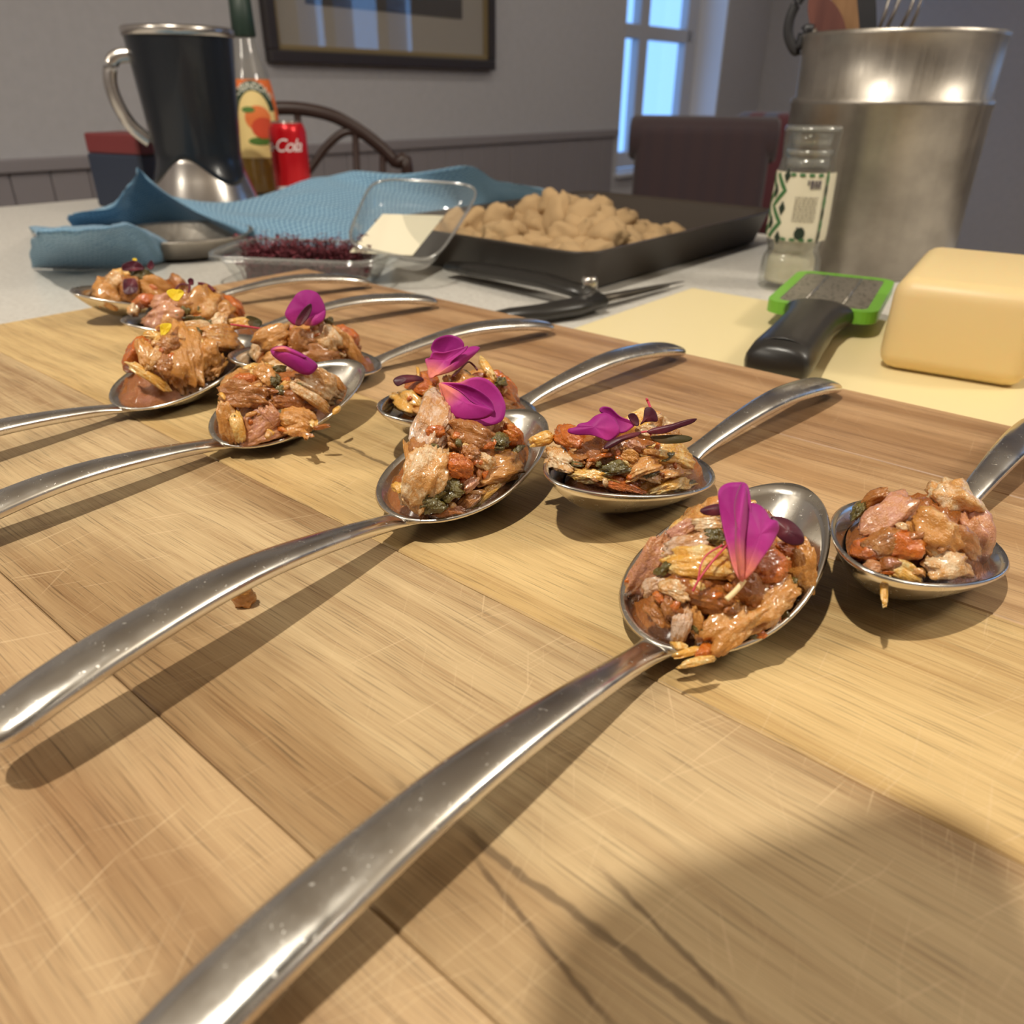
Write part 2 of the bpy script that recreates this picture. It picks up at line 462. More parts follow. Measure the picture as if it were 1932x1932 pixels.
# ------------------------------------------------------------------ wooden board, stave by stave
board = thing('chopping_board', 'large edge-glued hardwood board under the filled spoons', 'chopping board', bd(0, 0, CT), BOARD_ANG)
_hb = (0.70, 0.62, 0.54, 1)
staves = [(0.0, 0.073, (190, 152, 112), (126, 90, 60), 0.25, None, None, [(0.03, 0.012, 0.0, 0.66, (0.74, 0.68, 0.62, 1), 1.0), (0.06, 0.006, 0.1, 0.66, _hb, 0.8)]),
          (0.073, 0.155, (204, 168, 124), (146, 108, 72), 0.35, None, None, [(0.052, 0.012, 0.0, 0.66, (0.76, 0.69, 0.62, 1), 1.0)]),
          (0.155, 0.237, (218, 188, 134), (170, 134, 86), 0.7, None, [(0.262, 0.345, 0.0410, -0.05, 0.0009, 0.006, 1.0)], [(0.0, 0.006, 0.1, 0.66, (0.85, 0.8, 0.72, 1), 0.8)]),
          (0.237, 0.319, (206, 180, 138), (150, 116, 80), 1.0, None, [(0.440, 0.53, 0.0215, 0.0, 0.0009, 0.004, 3.0), (0.446, 0.492, 0.0195, -0.22, 0.0006, 0.003, 5.0), (0.468, 0.505, 0.0320, -0.22, 0.0006, 0.003, 6.0), (0.424, 0.440, 0.022, -0.2, 0.0007, 0.003, 8.0)], [(0.010, 0.022, 0.25, 0.50, (0.66, 0.58, 0.50, 1), 1.0), (0.078, 0.014, 0.22, 0.36, (0.70, 0.64, 0.58, 1), 1.0)]),
          (0.319, 0.40, (194, 163, 122), (144, 110, 76), 1.0, (150, 108, 74), None, [(0.058, 0.010, 0.3, 0.6, _hb, 0.8)])]
BL = 0.66
for i, (a, b, li, dk, sc, bl, ck, ht) in enumerate(staves):
    g = 0.00012
    me = box_mesh(BL, b - a - 2 * g, -CT, 0.0005, 1, org=(BL / 2, (b - a) / 2, 0))
    m = wood_plank('hardwood_stave_%d' % i, srgb(*li), srgb(*dk), 1.0 + i * 2.3, 0.5, sc, 1.0, srgb(*bl) if bl else None, ck, ht)
    o = obj('stave', me, m, board, (0, -b + g, 0))

# ------------------------------------------------------------------ spoons
SL = 0.19
HZ = [(0, 0.0034), (0.006, 0.0050), (0.014, 0.0070), (0.027, 0.0092), (0.05, 0.0114), (0.067, 0.0113), (0.085, 0.0095), (0.100, 0.0073), (0.110, 0.0056), (0.118, 0.0042), (0.126, 0.0026)]
HW = [(0, 0.0030), (0.0015, 0.0085), (0.004, 0.0112), (0.010, 0.0128), (0.030, 0.0126), (0.06, 0.0108), (0.09, 0.0082), (0.105, 0.0070), (0.114, 0.0074), (0.120, 0.0100), (0.126, 0.0125)]
HT = [(0, 0.0022), (0.003, 0.0048), (0.01, 0.0056), (0.05, 0.0054), (0.09, 0.0050), (0.11, 0.0042), (0.118, 0.0028), (0.126, 0.0012)]
def spoon_handle_mesh():
    xs_ = [0, 0.0006, 0.0015, 0.003, 0.005, 0.008] + [0.012 + 0.114 * i / 44 for i in range(45)]
    n = 28; vs_, fs = [], []
    for i, x in enumerate(xs_):
        zc, w, t = catmull(x, HZ), catmull(x, HW) / 2, catmull(x, HT) / 2
        dz = (catmull(min(x + 0.002, 0.126), HZ) - catmull(max(x - 0.002, 0), HZ)) / (min(x + 0.002, 0.126) - max(x - 0.002, 0))
        l = sqrt(1 + dz * dz)
        for k in range(n):
            a = 2 * pi * k / n
            cy = math.copysign(abs(cos(a)) ** 0.70, cos(a)) * w
            cz = math.copysign(abs(sin(a)) ** 0.80, sin(a)) * t * (1.0 if sin(a) > 0 else 0.85)
            vs_.append((x - cz * dz / l, cy, zc + cz / l))
    m = len(xs_)
    for i in range(m - 1):
        for k in range(n):
            k2 = (k + 1) % n
            fs.append((i * n + k, i * n + k2, (i + 1) * n + k2, (i + 1) * n + k))
    fs.append(tuple(range(n))[::-1]); fs.append(tuple((m - 1) * n + k for k in range(n)))
    return mesh(vs_, [f[::-1] for f in fs])
BXC, BA, BB, BZ0 = 0.1535, 0.0365, 0.0212, 0.0013
def bowl_rim(phi):
    c, s = cos(phi), sin(phi)
    return BXC + BA * c, BB * s * (1 - 0.20 * c), 0.0136 + 0.0072 * c
def bowl_pt(r, phi):
    x, y, z = bowl_rim(phi)
    return BXC + (x - BXC - 0.004) * r + 0.004 * r, y * r, BZ0 + (z - BZ0) * (0.25 * r ** 4 + 0.75 * r ** 2)
def spoon_bowl_mesh():
    n, k = 72, 16
    vs_ = [(BXC, 0, BZ0)]
    for j in range(1, k + 1):
        for i in range(n): vs_.append(bowl_pt(j / k, 2 * pi * i / n))
    fs = [(0, 1 + i, 1 + (i + 1) % n) for i in range(n)]
    for j in range(k - 1):
        for i in range(n):
            a, b = 1 + j * n + i, 1 + j * n + (i + 1) % n
            fs.append((a, a + n, b + n, b))
    return mesh(vs_, fs)
HME, BME = spoon_handle_mesh(), spoon_bowl_mesh()
SPOON = {}
def spoon(key, base, ang, label, grp, roll=0.0, sc=1.0, hs=1.0, pitch=0.0):
    a = radians(ang); r = radians(roll)
    m3 = Matrix.Rotation(a, 4, 'Z') @ Matrix.Rotation(r, 4, 'X') @ Matrix.Scale(sc, 4) @ Matrix.Translation((BXC, 0, 0)) @ Matrix.Rotation(radians(pitch), 4, 'Y') @ Matrix.Translation((-BXC, 0, 0))
    b = Vector((base[0], base[1], abs(sin(r)) * 0.004))
    t = thing('serving_spoon', label, 'spoon', b, a, grp)
    t.matrix_basis = Matrix.Translation(b) @ m3
    h = obj('handle', HME, M('steel'), t, (0.12 * (1 - hs), 0, 0)); h.scale = (hs, 1, 1)
    solid(obj('bowl', BME, M('steel'), t), 0.0011, -1.0)
    c = t.matrix_basis @ Vector((BXC, 0, 0))
    SPOON[key] = (Vector((c.x, c.y, 0)), Vector((cos(a), sin(a), 0)), Vector((-sin(a), cos(a), 0)), t.matrix_basis.copy())
    return t
NEAR, FAR = 'spoons with handles towards the viewer', 'spoons with handles towards the worktop'
spoon('S1', (-.0452, .0589), 48.0, 'steel spoon of chicken under a long folded magenta petal with coral base', NEAR, -2.2, 1.02, 1.10)
spoon('S2', (-.1018, .1069), 56.0, 'steel spoon of chicken under a broad round magenta petal', NEAR, 1.3, 1.015, 1.0, 3.2)
spoon('S3', (-.1785, .1785), 52.5, 'steel spoon of chicken under a small closed oval magenta petal', NEAR, 8.0, 0.95)
_p = at_z(466, 632, .0200)
spoon('S4', (_p.x - .18 * cos(radians(55)), _p.y - .18 * sin(radians(55))), 55, 'steel spoon of chicken scattered with yellow petals', NEAR, 5.0, 0.95)
spoon('T1', (.1472, .3417), -134.9, 'steel spoon of chicken under a loose magenta petal and dark purple shoots', FAR, -5.0, 1.01)
spoon('T2', (.0866, .3951), -135.0, 'steel spoon of chicken under an upright pink and magenta petal', FAR, -6.4, 1.0)
spoon('T3', (.0214, .4390), -141.5, 'steel spoon of chicken under an upright rounded magenta petal with one dark leaf', FAR, -6.0, 0.97)
for key, (u, v), an, lb in (('T4', (822, 571), -142, 'steel spoon whose tip points under the yellow petals, second from the board end'), ('T5', (697, 534), -145, 'steel spoon beside the cress box, last before the board end')):
    e = at_z(u, v, .003)
    spoon(key, (e.x, e.y), an, lb, FAR, -5.0, 0.97)
_p = at_z(1624, 1082, .019); _a = radians(-134)
spoon('T0', (_p.x - .19 * cos(_a), _p.y - .19 * sin(_a)), -134, 'steel spoon of bright orange sauced chicken without a petal', FAR, -5.0)

# ------------------------------------------------------------------ food
def food_mat(name, flesh, sauce, amount, rough=0.32, fibre=1.0, sss=0.35, fine=1.0, dark=None):
    n = NT(name)
    co = n.coord('Object')
    rnd = n.node('ShaderNodeObjectInfo', out=5)
    off = n.node('ShaderNodeVectorMath', {0: co, 1: n.node('ShaderNodeCombineXYZ', {0: n.math('MULTIPLY', rnd, 17.0), 1: n.math('MULTIPLY', rnd, 7.0)})}, operation='ADD')
    patch = n.noise(off, 150, 5, 0.65)
    fib = n.noise(n.node('ShaderNodeVectorMath', {0: off, 1: (180, 1500, 1500)}, operation='MULTIPLY'), 1.0, 3, 0.6)
    small = n.noise(off, 900, 3, 0.6)
    lo = 0.62 - amount * 0.5
    k = n.node('ShaderNodeMapRange', {0: n.math('ADD', patch, n.math('MULTIPLY', n.math('SUBTRACT', small, 0.5), 0.6)), 1: lo - 0.10, 2: lo + 0.14, 3: 0.0, 4: 1.0})
    fl = n.mix(n.node('ShaderNodeMapRange', {0: fib, 1: 0.35, 2: 0.65, 3: 0.0, 4: 0.35}), flesh, tuple(c * 0.72 for c in flesh[:3]) + (1,))
    c = n.mix(k, fl, sauce)
    if dark:
        dn = n.noise(off, 210, 3, 0.6)
        c = n.mix(n.node('ShaderNodeMapRange', {0: dn, 1: 0.56, 2: 0.70, 3: 0.0, 4: 0.8}), c, dark)
    grain = n.noise(off, 2400, 2, 0.6)
    h = n.math('ADD', n.math('MULTIPLY', fib, 0.6 * fibre), n.math('MULTIPLY', n.math('ADD', small, n.math('MULTIPLY', grain, 0.4)), 0.8 * fine))
    return n.set(color=c, rough=n.node('ShaderNodeMapRange', {0: k, 1: 0.0, 2: 1.0, 3: rough + 0.16, 4: rough - 0.12}), spec=0.6,
                 sss=sss * 0.55, sssr=(1.0, 0.6, 0.35), ssss=0.003, coat=0.75, coatr=0.13, normal=n.bump(h, 0.6, 0.0010))
MATS.update({
    'chicken_pale': lambda: food_mat('pale_chicken', srgb(232, 206, 168), srgb(206, 150, 84), 0.38),
    'chicken_tan': lambda: food_mat('sauced_chicken', srgb(222, 180, 122), srgb(198, 136, 64), 0.58),
    'chicken_yellow': lambda: food_mat('golden_chicken', srgb(238, 212, 150), srgb(222, 164, 70), 0.45),
    'chicken_grey': lambda: food_mat('plain_chicken', srgb(226, 198, 176), srgb(200, 146, 92), 0.28, fibre=1.6),
    'chicken_brown': lambda: food_mat('brown_chicken', srgb(200, 146, 82), srgb(168, 106, 46), 0.6, 0.26, dark=srgb(128, 78, 34)),
    'ham_pink': lambda: food_mat('pink_ham', srgb(204, 146, 126), srgb(198, 138, 92), 0.35, 0.3, 0.5),
    'sauce_orange': lambda: food_mat('orange_sauce', srgb(216, 134, 46), srgb(194, 100, 24), 0.6, 0.2, 0.0, 0.3, 1.3),
    'sauce_brown': lambda: food_mat('brown_sauce', srgb(190, 124, 54), srgb(158, 92, 34), 0.6, 0.2, 0.0, 0.3, 1.3),
    'herb_green': lambda: food_mat('chopped_herb', srgb(124, 110, 36), srgb(88, 76, 20), 0.5, 0.35, 0.4, 0.1, 1.5),
})
_bm = bmesh.new(); bmesh.ops.create_icosphere(_bm, subdivisions=5, radius=1.0)
_bm.verts.ensure_lookup_table()
ICO5 = ([v.co.copy() for v in _bm.verts], [tuple(v.index for v in f.verts) for f in _bm.faces]); _bm.free()
_bm = bmesh.new(); bmesh.ops.create_icosphere(_bm, subdivisions=4, radius=1.0)
_bm.verts.ensure_lookup_table()
ICO4 = ([v.co.copy() for v in _bm.verts], [tuple(v.index for v in f.verts) for f in _bm.faces]); _bm.free()
_bm = bmesh.new(); bmesh.ops.create_icosphere(_bm, subdivisions=3, radius=1.0)
_bm.verts.ensure_lookup_table()
ICO3 = ([v.co.copy() for v in _bm.verts], [tuple(v.index for v in f.verts) for f in _bm.faces]); _bm.free()
def nz(x, y, z): return mn.noise(Vector((x, y, z)))
def blob_mesh(kind, lx, wy, tz, seed, bend=0.0, ico=None):
    """torn lump in its own frame: x along the fibres, half sizes lx, wy, tz (metres)"""
    V, Fc = ico or ICO4
    out = []
    s = seed * 13.7
    if kind == 'sauce': k, low, fib, rag, fine = 2.3, 0.30, 0.0, 0.15, 0.10
    elif kind == 'crumb': k, low, fib, rag, fine = 2.2, 0.42, 0.0, 0.2, 0.16
    elif kind == 'herb': k, low, fib, rag, fine = 2.4, 0.55, 0.1, 0.3, 0.14
    elif kind == 'slab': k, low, fib, rag, fine = 3.6, 0.26, 0.08, 0.26, 0.05
    elif kind == 'shred': k, low, fib, rag, fine = 2.2, 0.26, 0.11, 0.16, 0.04
    else: k, low, fib, rag, fine = 2.9, 0.36, 0.075, 0.24, 0.075
    for p in V:
        x, y, z = p
        d = (abs(x) ** k + abs(y) ** k + abs(z) ** k) ** (1.0 / k)
        x, y, z = x / d, y / d, z / d
        r = 1 + low * nz(x * 1.25 + s, y * 1.25 - s, z * 1.25 + 2 * s) + 0.4 * low * nz(x * 2.7 - s, y * 2.7 + s, z * 2.7)
        if fib:
            r += fib * nz(x * 0.9 + s, y * 4.2 + s, z * 4.2 - s) + 0.5 * fib * nz(x * 1.6 + s, y * 9 + s, z * 9 - s)
        r += fine * nz(x * 7 + s, y * 7, z * 7 - s) + 0.5 * fine * nz(x * 15 + s, y * 15, z * 15 - s)
        xr = 1 + rag * nz(s, y * 2.6 + s, z * 2.6) + 0.6 * rag * abs(x) ** 3 * nz(s + 5, y * 6.5 + s, z * 6.5)
        q = Vector((x * r * xr * lx, y * r * wy, z * r * tz))
        q.z -= bend * (x * x) * lx
        out.append(q)
    return mesh(out, Fc)
def frame_rot(xax, nrm):
    x = xax.normalized(); z = (nrm - x * nrm.dot(x)).normalized(); y = z.cross(x)
    return Matrix((x, y, z)).transposed()
DOME = {}
for kq, (c, d, nn, _m) in SPOON.items():
    DOME[kq] = (c + ZU * 0.011 - d * (0.006 if kq[0] == 'S' else 0.0), d, nn, (0.030, 0.019, 0.022))
def dome_hit(key, u, v):
    c, d, nn, (a, b, h) = DOME[key]
    r = ray(u, v).normalized(); o = CAM - c
    O = Vector((o.dot(d) / a, o.dot(nn) / b, o.z / h)); R = Vector((r.dot(d) / a, r.dot(nn) / b, r.z / h))
    A, B, C_ = R.dot(R), O.dot(R), O.dot(O) - 1
    D = B * B - A * C_
    t = (-B - sqrt(D)) / A if D > 0 else -B / A
    p = CAM + r * t
    zmin = 0.0122 if key[0] == 'S' else 0.0115
    zmin += 0.004 * max(-1, min(1, (p - c).dot(d) / a))
    if p.z < zmin and r.z < 0:
        p = CAM + r * ((zmin - CAM_H) / r.z)
    return p
def tocam(p): return (CAM - p).normalized()
FOOD = {}
def portion(key, label):
    c, d, nn, sm_ = SPOON[key]
    t = thing('chicken_portion', label, 'food', c + ZU * 0.0016, 0.0, 'portions of sauced chicken on the spoons')
    t.matrix_basis = Matrix.Translation(c + ZU * 0.0016)
    FOOD[key] = t
    # bed of sauce and scraps filling the hollow of the spoon
    vs_, fs = [], []
    n, k = 56, 14
    for j in range(k + 1):
        r = 0.93 * j / k
        for i in range(n):
            ph = 2 * pi * i / n
            x, y, z = bowl_pt(0.90, ph)
            bx, by = BXC - 0.003 + (x - BXC) * r, y * r
            top = 0.0085 + 0.0035 * cos(ph) * r + 0.015 * (1 - (r / 0.93) ** 2)
            top += 0.0030 * nz(bx * 260 + sum(map(ord, key)) % 97, by * 260, 1.0) + 0.0016 * nz(bx * 700, by * 700, 3.0)
            if j == k:
                rr = (z - BZ0)
                top = bowl_pt(0.80, ph)[2] + 0.0002
            vs_.append(Vector((bx - BXC, by, top - 0.0016)))
    for j in range(k):
        for i in range(n):
            i2 = (i + 1) % n
            fs.append((j * n + i, (j + 1) * n + i, (j + 1) * n + i2, j * n + i2))
    o = obj('sauce_bed', mesh(vs_, fs), M('sauce_brown'), t)
    o.matrix_basis = Matrix.Translation(-t.matrix_basis.translation) @ sm_ @ Matrix.Translation((BXC, 0, 0.0016))
    return t
_seed = [1]
PART = {'chicken_pale': 'chicken_chunk', 'chicken_tan': 'chicken_chunk', 'chicken_yellow': 'chicken_chunk', 'chicken_grey': 'chicken_chunk', 'chicken_brown': 'chicken_chunk', 'ham_pink': 'ham_piece', 'sauce_orange': 'sauce_lump', 'sauce_brown': 'sauce_lump', 'herb_green': 'herb_scrap'}
def ch(key, m, u1, v1, u2, v2, wpx, thick=0.7, kind=None, push=-0.35, bend=0.25, name=None):
    """one lump of the portion, laid along the heap from one sight point to another"""
    par = FOOD[key]
    A, B = dome_hit(key, u1, v1), dome_hit(key, u2, v2)
    mid = (A + B) / 2
    dep = (mid - CAM).dot(FW)
    w = wpx * dep / F_PX / 2
    L = max((B - A).length / 2 * 1.06, w * 0.8)
    n = (tocam(mid) + ZU * 0.35).normalized()
    t = min(w, L) * thick
    mid = mid + n * (push * t)
    _seed[0] += 1
    if kind is None: kind = 'sauce' if m.startswith('sauce') else 'herb' if m.startswith('herb') else 'torn'
    me = blob_mesh(kind, L, w, t, _seed[0], bend, ICO5 if (key in ('S1', 'S2', 'T1', 'S3', 'S4') and wpx > 24) else ICO4 if wpx > 14 else ICO3)
    o = obj(name or PART[m], me, M(m), par)
    o.matrix_basis = Matrix.Translation(mid - par.matrix_basis.translation) @ frame_rot(B - A, n).to_4x4()
    return o

portion('S1', 'chicken and ham heap in the spoon with the long folded petal')
for a in [('ham_pink', 1196, 1122, 1250, 1018, 52, .45, 'slab'), ('ham_pink', 1262, 1012, 1310, 985, 26, .5, 'slab'), ('chicken_grey', 1256, 1040, 1345, 1016, 40, .7, 'slab'),
          ('chicken_pale', 1308, 990, 1365, 986, 26), ('chicken_yellow', 1262, 1056, 1388, 1066, 58, .65, 'slab', -.15),
          ('herb_green', 1325, 1010, 1365, 1014, 26), ('herb_green', 1238, 1085, 1262, 1066, 18),
          ('sauce_brown', 1262, 1104, 1400, 1128, 66), ('sauce_brown', 1385, 1090, 1440, 1130, 60), ('sauce_orange', 1418, 1068, 1490, 1062, 62, .7, None, -.2),
          ('chicken_tan', 1500, 1022, 1508, 1112, 58, .7), ('sauce_orange', 1488, 1030, 1536, 1060, 36), ('chicken_yellow', 1520, 1084, 1550, 1080, 11, .7, 'shred'),
          ('chicken_tan', 1486, 1098, 1402, 1158, 78, .75, 'torn', -.15), ('chicken_tan', 1424, 1140, 1326, 1220, 74, .7, 'torn', -.1), ('chicken_grey', 1295, 1146, 1277, 1216, 36, .7, 'shred'), ('chicken_tan', 1312, 1150, 1318, 1205, 26, .7, 'shred'),
          ('chicken_brown', 1228, 1140, 1262, 1182, 34), ('chicken_grey', 1214, 1112, 1246, 1098, 30), ('chicken_pale', 1250, 1098, 1300, 1120, 36, .7), ('chicken_brown', 1262, 1130, 1268, 1170, 26),
          ('chicken_yellow', 1286, 1254, 1352, 1240, 17, .6, 'shred', .2), ('chicken_yellow', 1275, 1236, 1330, 1222, 16, .6, 'shred', .1), ('sauce_orange', 1318, 1238, 1345, 1215, 26), ('chicken_yellow', 1268, 1206, 1292, 1224, 20),
          ('sauce_orange', 1180, 1098, 1192, 1090, 10), ('chicken_pale', 1448, 1118, 1500, 1120, 30, .6)]:
    ch('S1', *a)
portion('S2', 'chicken heap with dark herb in the spoon with the broad round petal')
for a in [('chicken_grey', 838, 738, 806, 838, 62, .8, 'torn', 0), ('sauce_orange', 806, 818, 836, 812, 26, .6, None, .4), ('chicken_tan', 764, 826, 780, 892, 16, .7, 'shred', .2), ('chicken_brown', 790, 830, 800, 880, 40),
          ('chicken_brown', 846, 812, 938, 842, 62), ('chicken_pale', 818, 846, 786, 946, 76, .7, 'torn', 0), ('sauce_orange', 838, 872, 892, 888, 42, .8, None, .35),
          ('herb_green', 788, 952, 840, 936, 40, .6, None, .1), ('herb_green', 836, 926, 868, 918, 40, .6, None, .1), ('herb_green', 930, 838, 958, 826, 30, .6, None, .2),
          ('chicken_tan', 896, 886, 986, 866, 56), ('chicken_pale', 900, 862, 930, 880, 30), ('chicken_yellow', 898, 948, 946, 904, 22, .7, 'shred'), ('chicken_brown', 862, 962, 905, 928, 26, .7, 'shred'), ('ham_pink', 868, 920, 900, 900, 26),
          ('sauce_orange', 955, 806, 984, 838, 34), ('chicken_yellow', 946, 862, 982, 880, 20, .7, 'shred'), ('herb_green', 966, 884, 980, 878, 14), ('herb_green', 976, 848, 988, 836, 14),
          ('chicken_yellow', 744, 914, 764, 926, 18, .7), ('chicken_pale', 762, 934, 796, 966, 22, .6, 'crumb'), ('sauce_brown', 810, 966, 880, 964, 26), ('chicken_pale', 845, 955, 860, 952, 12), ('chicken_brown', 876, 856, 900, 846, 34)]:
    ch('S2', *a)
portion('S3', 'chicken and pink ham heap in the spoon with the closed oval petal')
for a in [('chicken_brown', 424, 738, 506, 744, 54, .7), ('sauce_orange', 440, 716, 478, 722, 34), ('chicken_tan', 488, 690, 514, 722, 36), ('chicken_tan', 424, 760, 438, 828, 36, .7, 'slab'), ('chicken_yellow', 444, 782, 454, 830, 22, .7, 'slab', .2),
          ('ham_pink', 456, 822, 524, 770, 46, .5, 'slab'), ('ham_pink', 456, 828, 536, 806, 32, .5, 'slab'), ('ham_pink', 500, 770, 528, 806, 30, .5, 'slab', .2), ('chicken_tan', 534, 776, 586, 800, 42), ('chicken_yellow', 578, 776, 592, 800, 18),
          ('chicken_pale', 545, 724, 620, 772, 20, .7, 'slab', .3), ('chicken_pale', 570, 706, 640, 744, 54, .7), ('chicken_tan', 600, 702, 650, 738, 26, .7, 'shred'), ('herb_green', 516, 696, 538, 694, 13), ('herb_green', 508, 716, 526, 716, 26), ('herb_green', 520, 736, 540, 738, 17),
          ('sauce_brown', 505, 745, 592, 768, 46), ('herb_green', 546, 752, 556, 766, 12), ('chicken_tan', 540, 812, 580, 806, 22), ('chicken_yellow', 414, 738, 424, 752, 8, .6, 'shred')]:
    ch('S3', *a)
portion('S4', 'chicken heap scattered with yellow petals at the board end')
for a in [('chicken_tan', 326, 612, 350, 728, 72, .7, 'torn', 0), ('chicken_tan', 372, 640, 392, 690, 50), ('chicken_tan', 268, 642, 284, 690, 30), ('chicken_pale', 302, 656, 280, 694, 20, .7, 'slab'), ('chicken_yellow', 272, 630, 310, 634, 15),
          ('chicken_yellow', 244, 684, 318, 732, 20, .7, 'shred'), ('chicken_tan', 380, 630, 452, 642, 46), ('sauce_brown', 400, 640, 440, 660, 30), ('chicken_tan', 398, 706, 424, 672, 28), ('chicken_pale', 404, 622, 422, 594, 26), ('chicken_yellow', 432, 612, 474, 606, 22, .7, 'slab'),
          ('herb_green', 362, 622, 382, 626, 14), ('chicken_brown', 292, 680, 330, 700, 36), ('chicken_brown', 300, 640, 330, 660, 40), ('herb_green', 350, 600, 384, 602, 12), ('chicken_pale', 350, 616, 400, 612, 20)]:
    ch('S4', *a)
portion('T1', 'crumbly chicken heap in the spoon with the loose petal and purple shoots')
for a in [('chicken_yellow', 1004, 834, 1046, 822, 24, .8, 'slab', .2), ('chicken_pale', 1030, 856, 1076, 878, 40, .8, 'crumb', .1), ('sauce_orange', 1046, 812, 1104, 838, 46), ('sauce_brown', 1080, 832, 1172, 866, 66),
          ('chicken_yellow', 1234, 850, 1310, 866, 46, .7, 'slab'), ('chicken_tan', 1180, 894, 1242, 868, 36, .7, 'slab'), ('chicken_yellow', 1222, 926, 1302, 898, 40, .7), ('sauce_orange', 1118, 900, 1222, 926, 28, .7), ('chicken_yellow', 1076, 888, 1152, 904, 28, .8, 'crumb'),
          ('herb_green', 1136, 886, 1186, 880, 22, .6, None, .3), ('herb_green', 1254, 866, 1270, 850, 14, .5, None, .4), ('ham_pink', 1188, 836, 1216, 848, 20), ('chicken_tan', 1170, 850, 1200, 868, 26), ('chicken_pale', 1205, 812, 1240, 815, 24), ('herb_green', 1296, 914, 1314, 906, 10),
          ('chicken_tan', 1250, 890, 1300, 880, 28), ('chicken_pale', 1216, 900, 1250, 908, 14, .7, 'shred'), ('chicken_pale', 1060, 832, 1082, 846, 20, .7, 'crumb'), ('herb_green', 1214, 896, 1240, 884, 18), ('chicken_tan', 1232, 818, 1286, 822, 26), ('chicken_brown', 1050, 860, 1100, 866, 34)]:
    ch('T1', *a)
portion('T2', 'chicken heap in the spoon with the upright pink and magenta petal')
for a in [('chicken_yellow', 744, 742, 792, 766, 40, .8), ('sauce_orange', 764, 718, 824, 738, 30), ('chicken_yellow', 904, 672, 930, 714, 18, .7, 'shred', .3), ('sauce_orange', 900, 714, 984, 752, 44), ('chicken_tan', 850, 720, 905, 735, 50), ('herb_green', 938, 722, 954, 720, 17, .9, None, .5),
          ('chicken_yellow', 787, 688, 790, 708, 7, .9, 'shred', .5), ('chicken_tan', 800, 750, 850, 765, 50), ('chicken_brown', 920, 760, 970, 764, 30), ('chicken_tan', 780, 772, 810, 782, 14), ('herb_green', 862, 706, 886, 702, 14), ('chicken_pale', 838, 708, 846, 722, 12)]:
    ch('T2', *a)
portion('T3', 'chicken heap in the spoon with the upright rounded petal and dark leaf')
for a in [('chicken_tan', 488, 648, 542, 624, 42), ('chicken_brown', 545, 636, 592, 648, 44), ('chicken_pale', 596, 622, 636, 660, 48), ('chicken_tan', 648, 632, 674, 688, 30, .7, 'shred'), ('herb_green', 612, 608, 630, 606, 13, .9, None, .4), ('chicken_tan', 625, 625, 655, 650, 30, .7), ('chicken_brown', 560, 660, 640, 676, 40),
          ('sauce_orange', 520, 668, 580, 680, 30), ('chicken_tan', 500, 672, 540, 690, 30), ('chicken_brown', 590, 614, 620, 618, 24)]:
    ch('T3', *a)
portion('T4', 'chicken heap behind the yellow petals with dark sprouts')
for a in [('chicken_tan', 366, 592, 402, 546, 56, .7), ('chicken_tan', 408, 592, 436, 574, 30), ('ham_pink', 280, 608, 346, 584, 44), ('ham_pink', 285, 570, 330, 566, 26), ('sauce_orange', 252, 572, 292, 560, 26), ('chicken_pale', 244, 578, 262, 590, 24), ('chicken_tan', 300, 600, 340, 618, 30), ('chicken_pale', 350, 606, 380, 604, 20), ('herb_green', 342, 574, 356, 590, 14), ('chicken_brown', 330, 566, 370, 570, 30)]:
    ch('T4', *a)
portion('T5', 'chicken heap with a dark purple leaf tuft, last before the board end')
for a in [('chicken_tan', 266, 528, 318, 556, 40), ('chicken_brown', 225, 540, 262, 550, 50), ('sauce_orange', 276, 545, 300, 552, 30), ('herb_green', 250, 518, 288, 520, 20), ('chicken_tan', 175, 545, 225, 560, 44), ('chicken_pale', 200, 530, 235, 528, 30)]:
    ch('T5', *a)
portion('T0', 'bright orange sauced chicken heap without a petal')
for a in [('sauce_orange', 1604, 1038, 1672, 1034, 44, .8), ('ham_pink', 1640, 1000, 1712, 936, 56, .6, 'slab'), ('sauce_orange', 1660, 1026, 1740, 1030, 56), ('ham_pink', 1628, 1066, 1668, 1074, 24), ('chicken_yellow', 1664, 1078, 1670, 1136, 15, .8, 'shred', .6), ('chicken_yellow', 1676, 1086, 1684, 1110, 12, .8, 'shred', .4),
          ('chicken_yellow', 1676, 1060, 1740, 1096, 34), ('chicken_tan', 1730, 980, 1800, 1030, 70), ('chicken_pale', 1760, 1060, 1830, 1060, 60), ('sauce_brown', 1660, 1066, 1700, 1056, 30), ('chicken_pale', 1690, 990, 1712, 996, 14), ('chicken_brown', 1790, 1000, 1850, 1040, 50), ('chicken_brown', 1640, 1040, 1700, 1010, 50)]:
    ch('T0', *a)
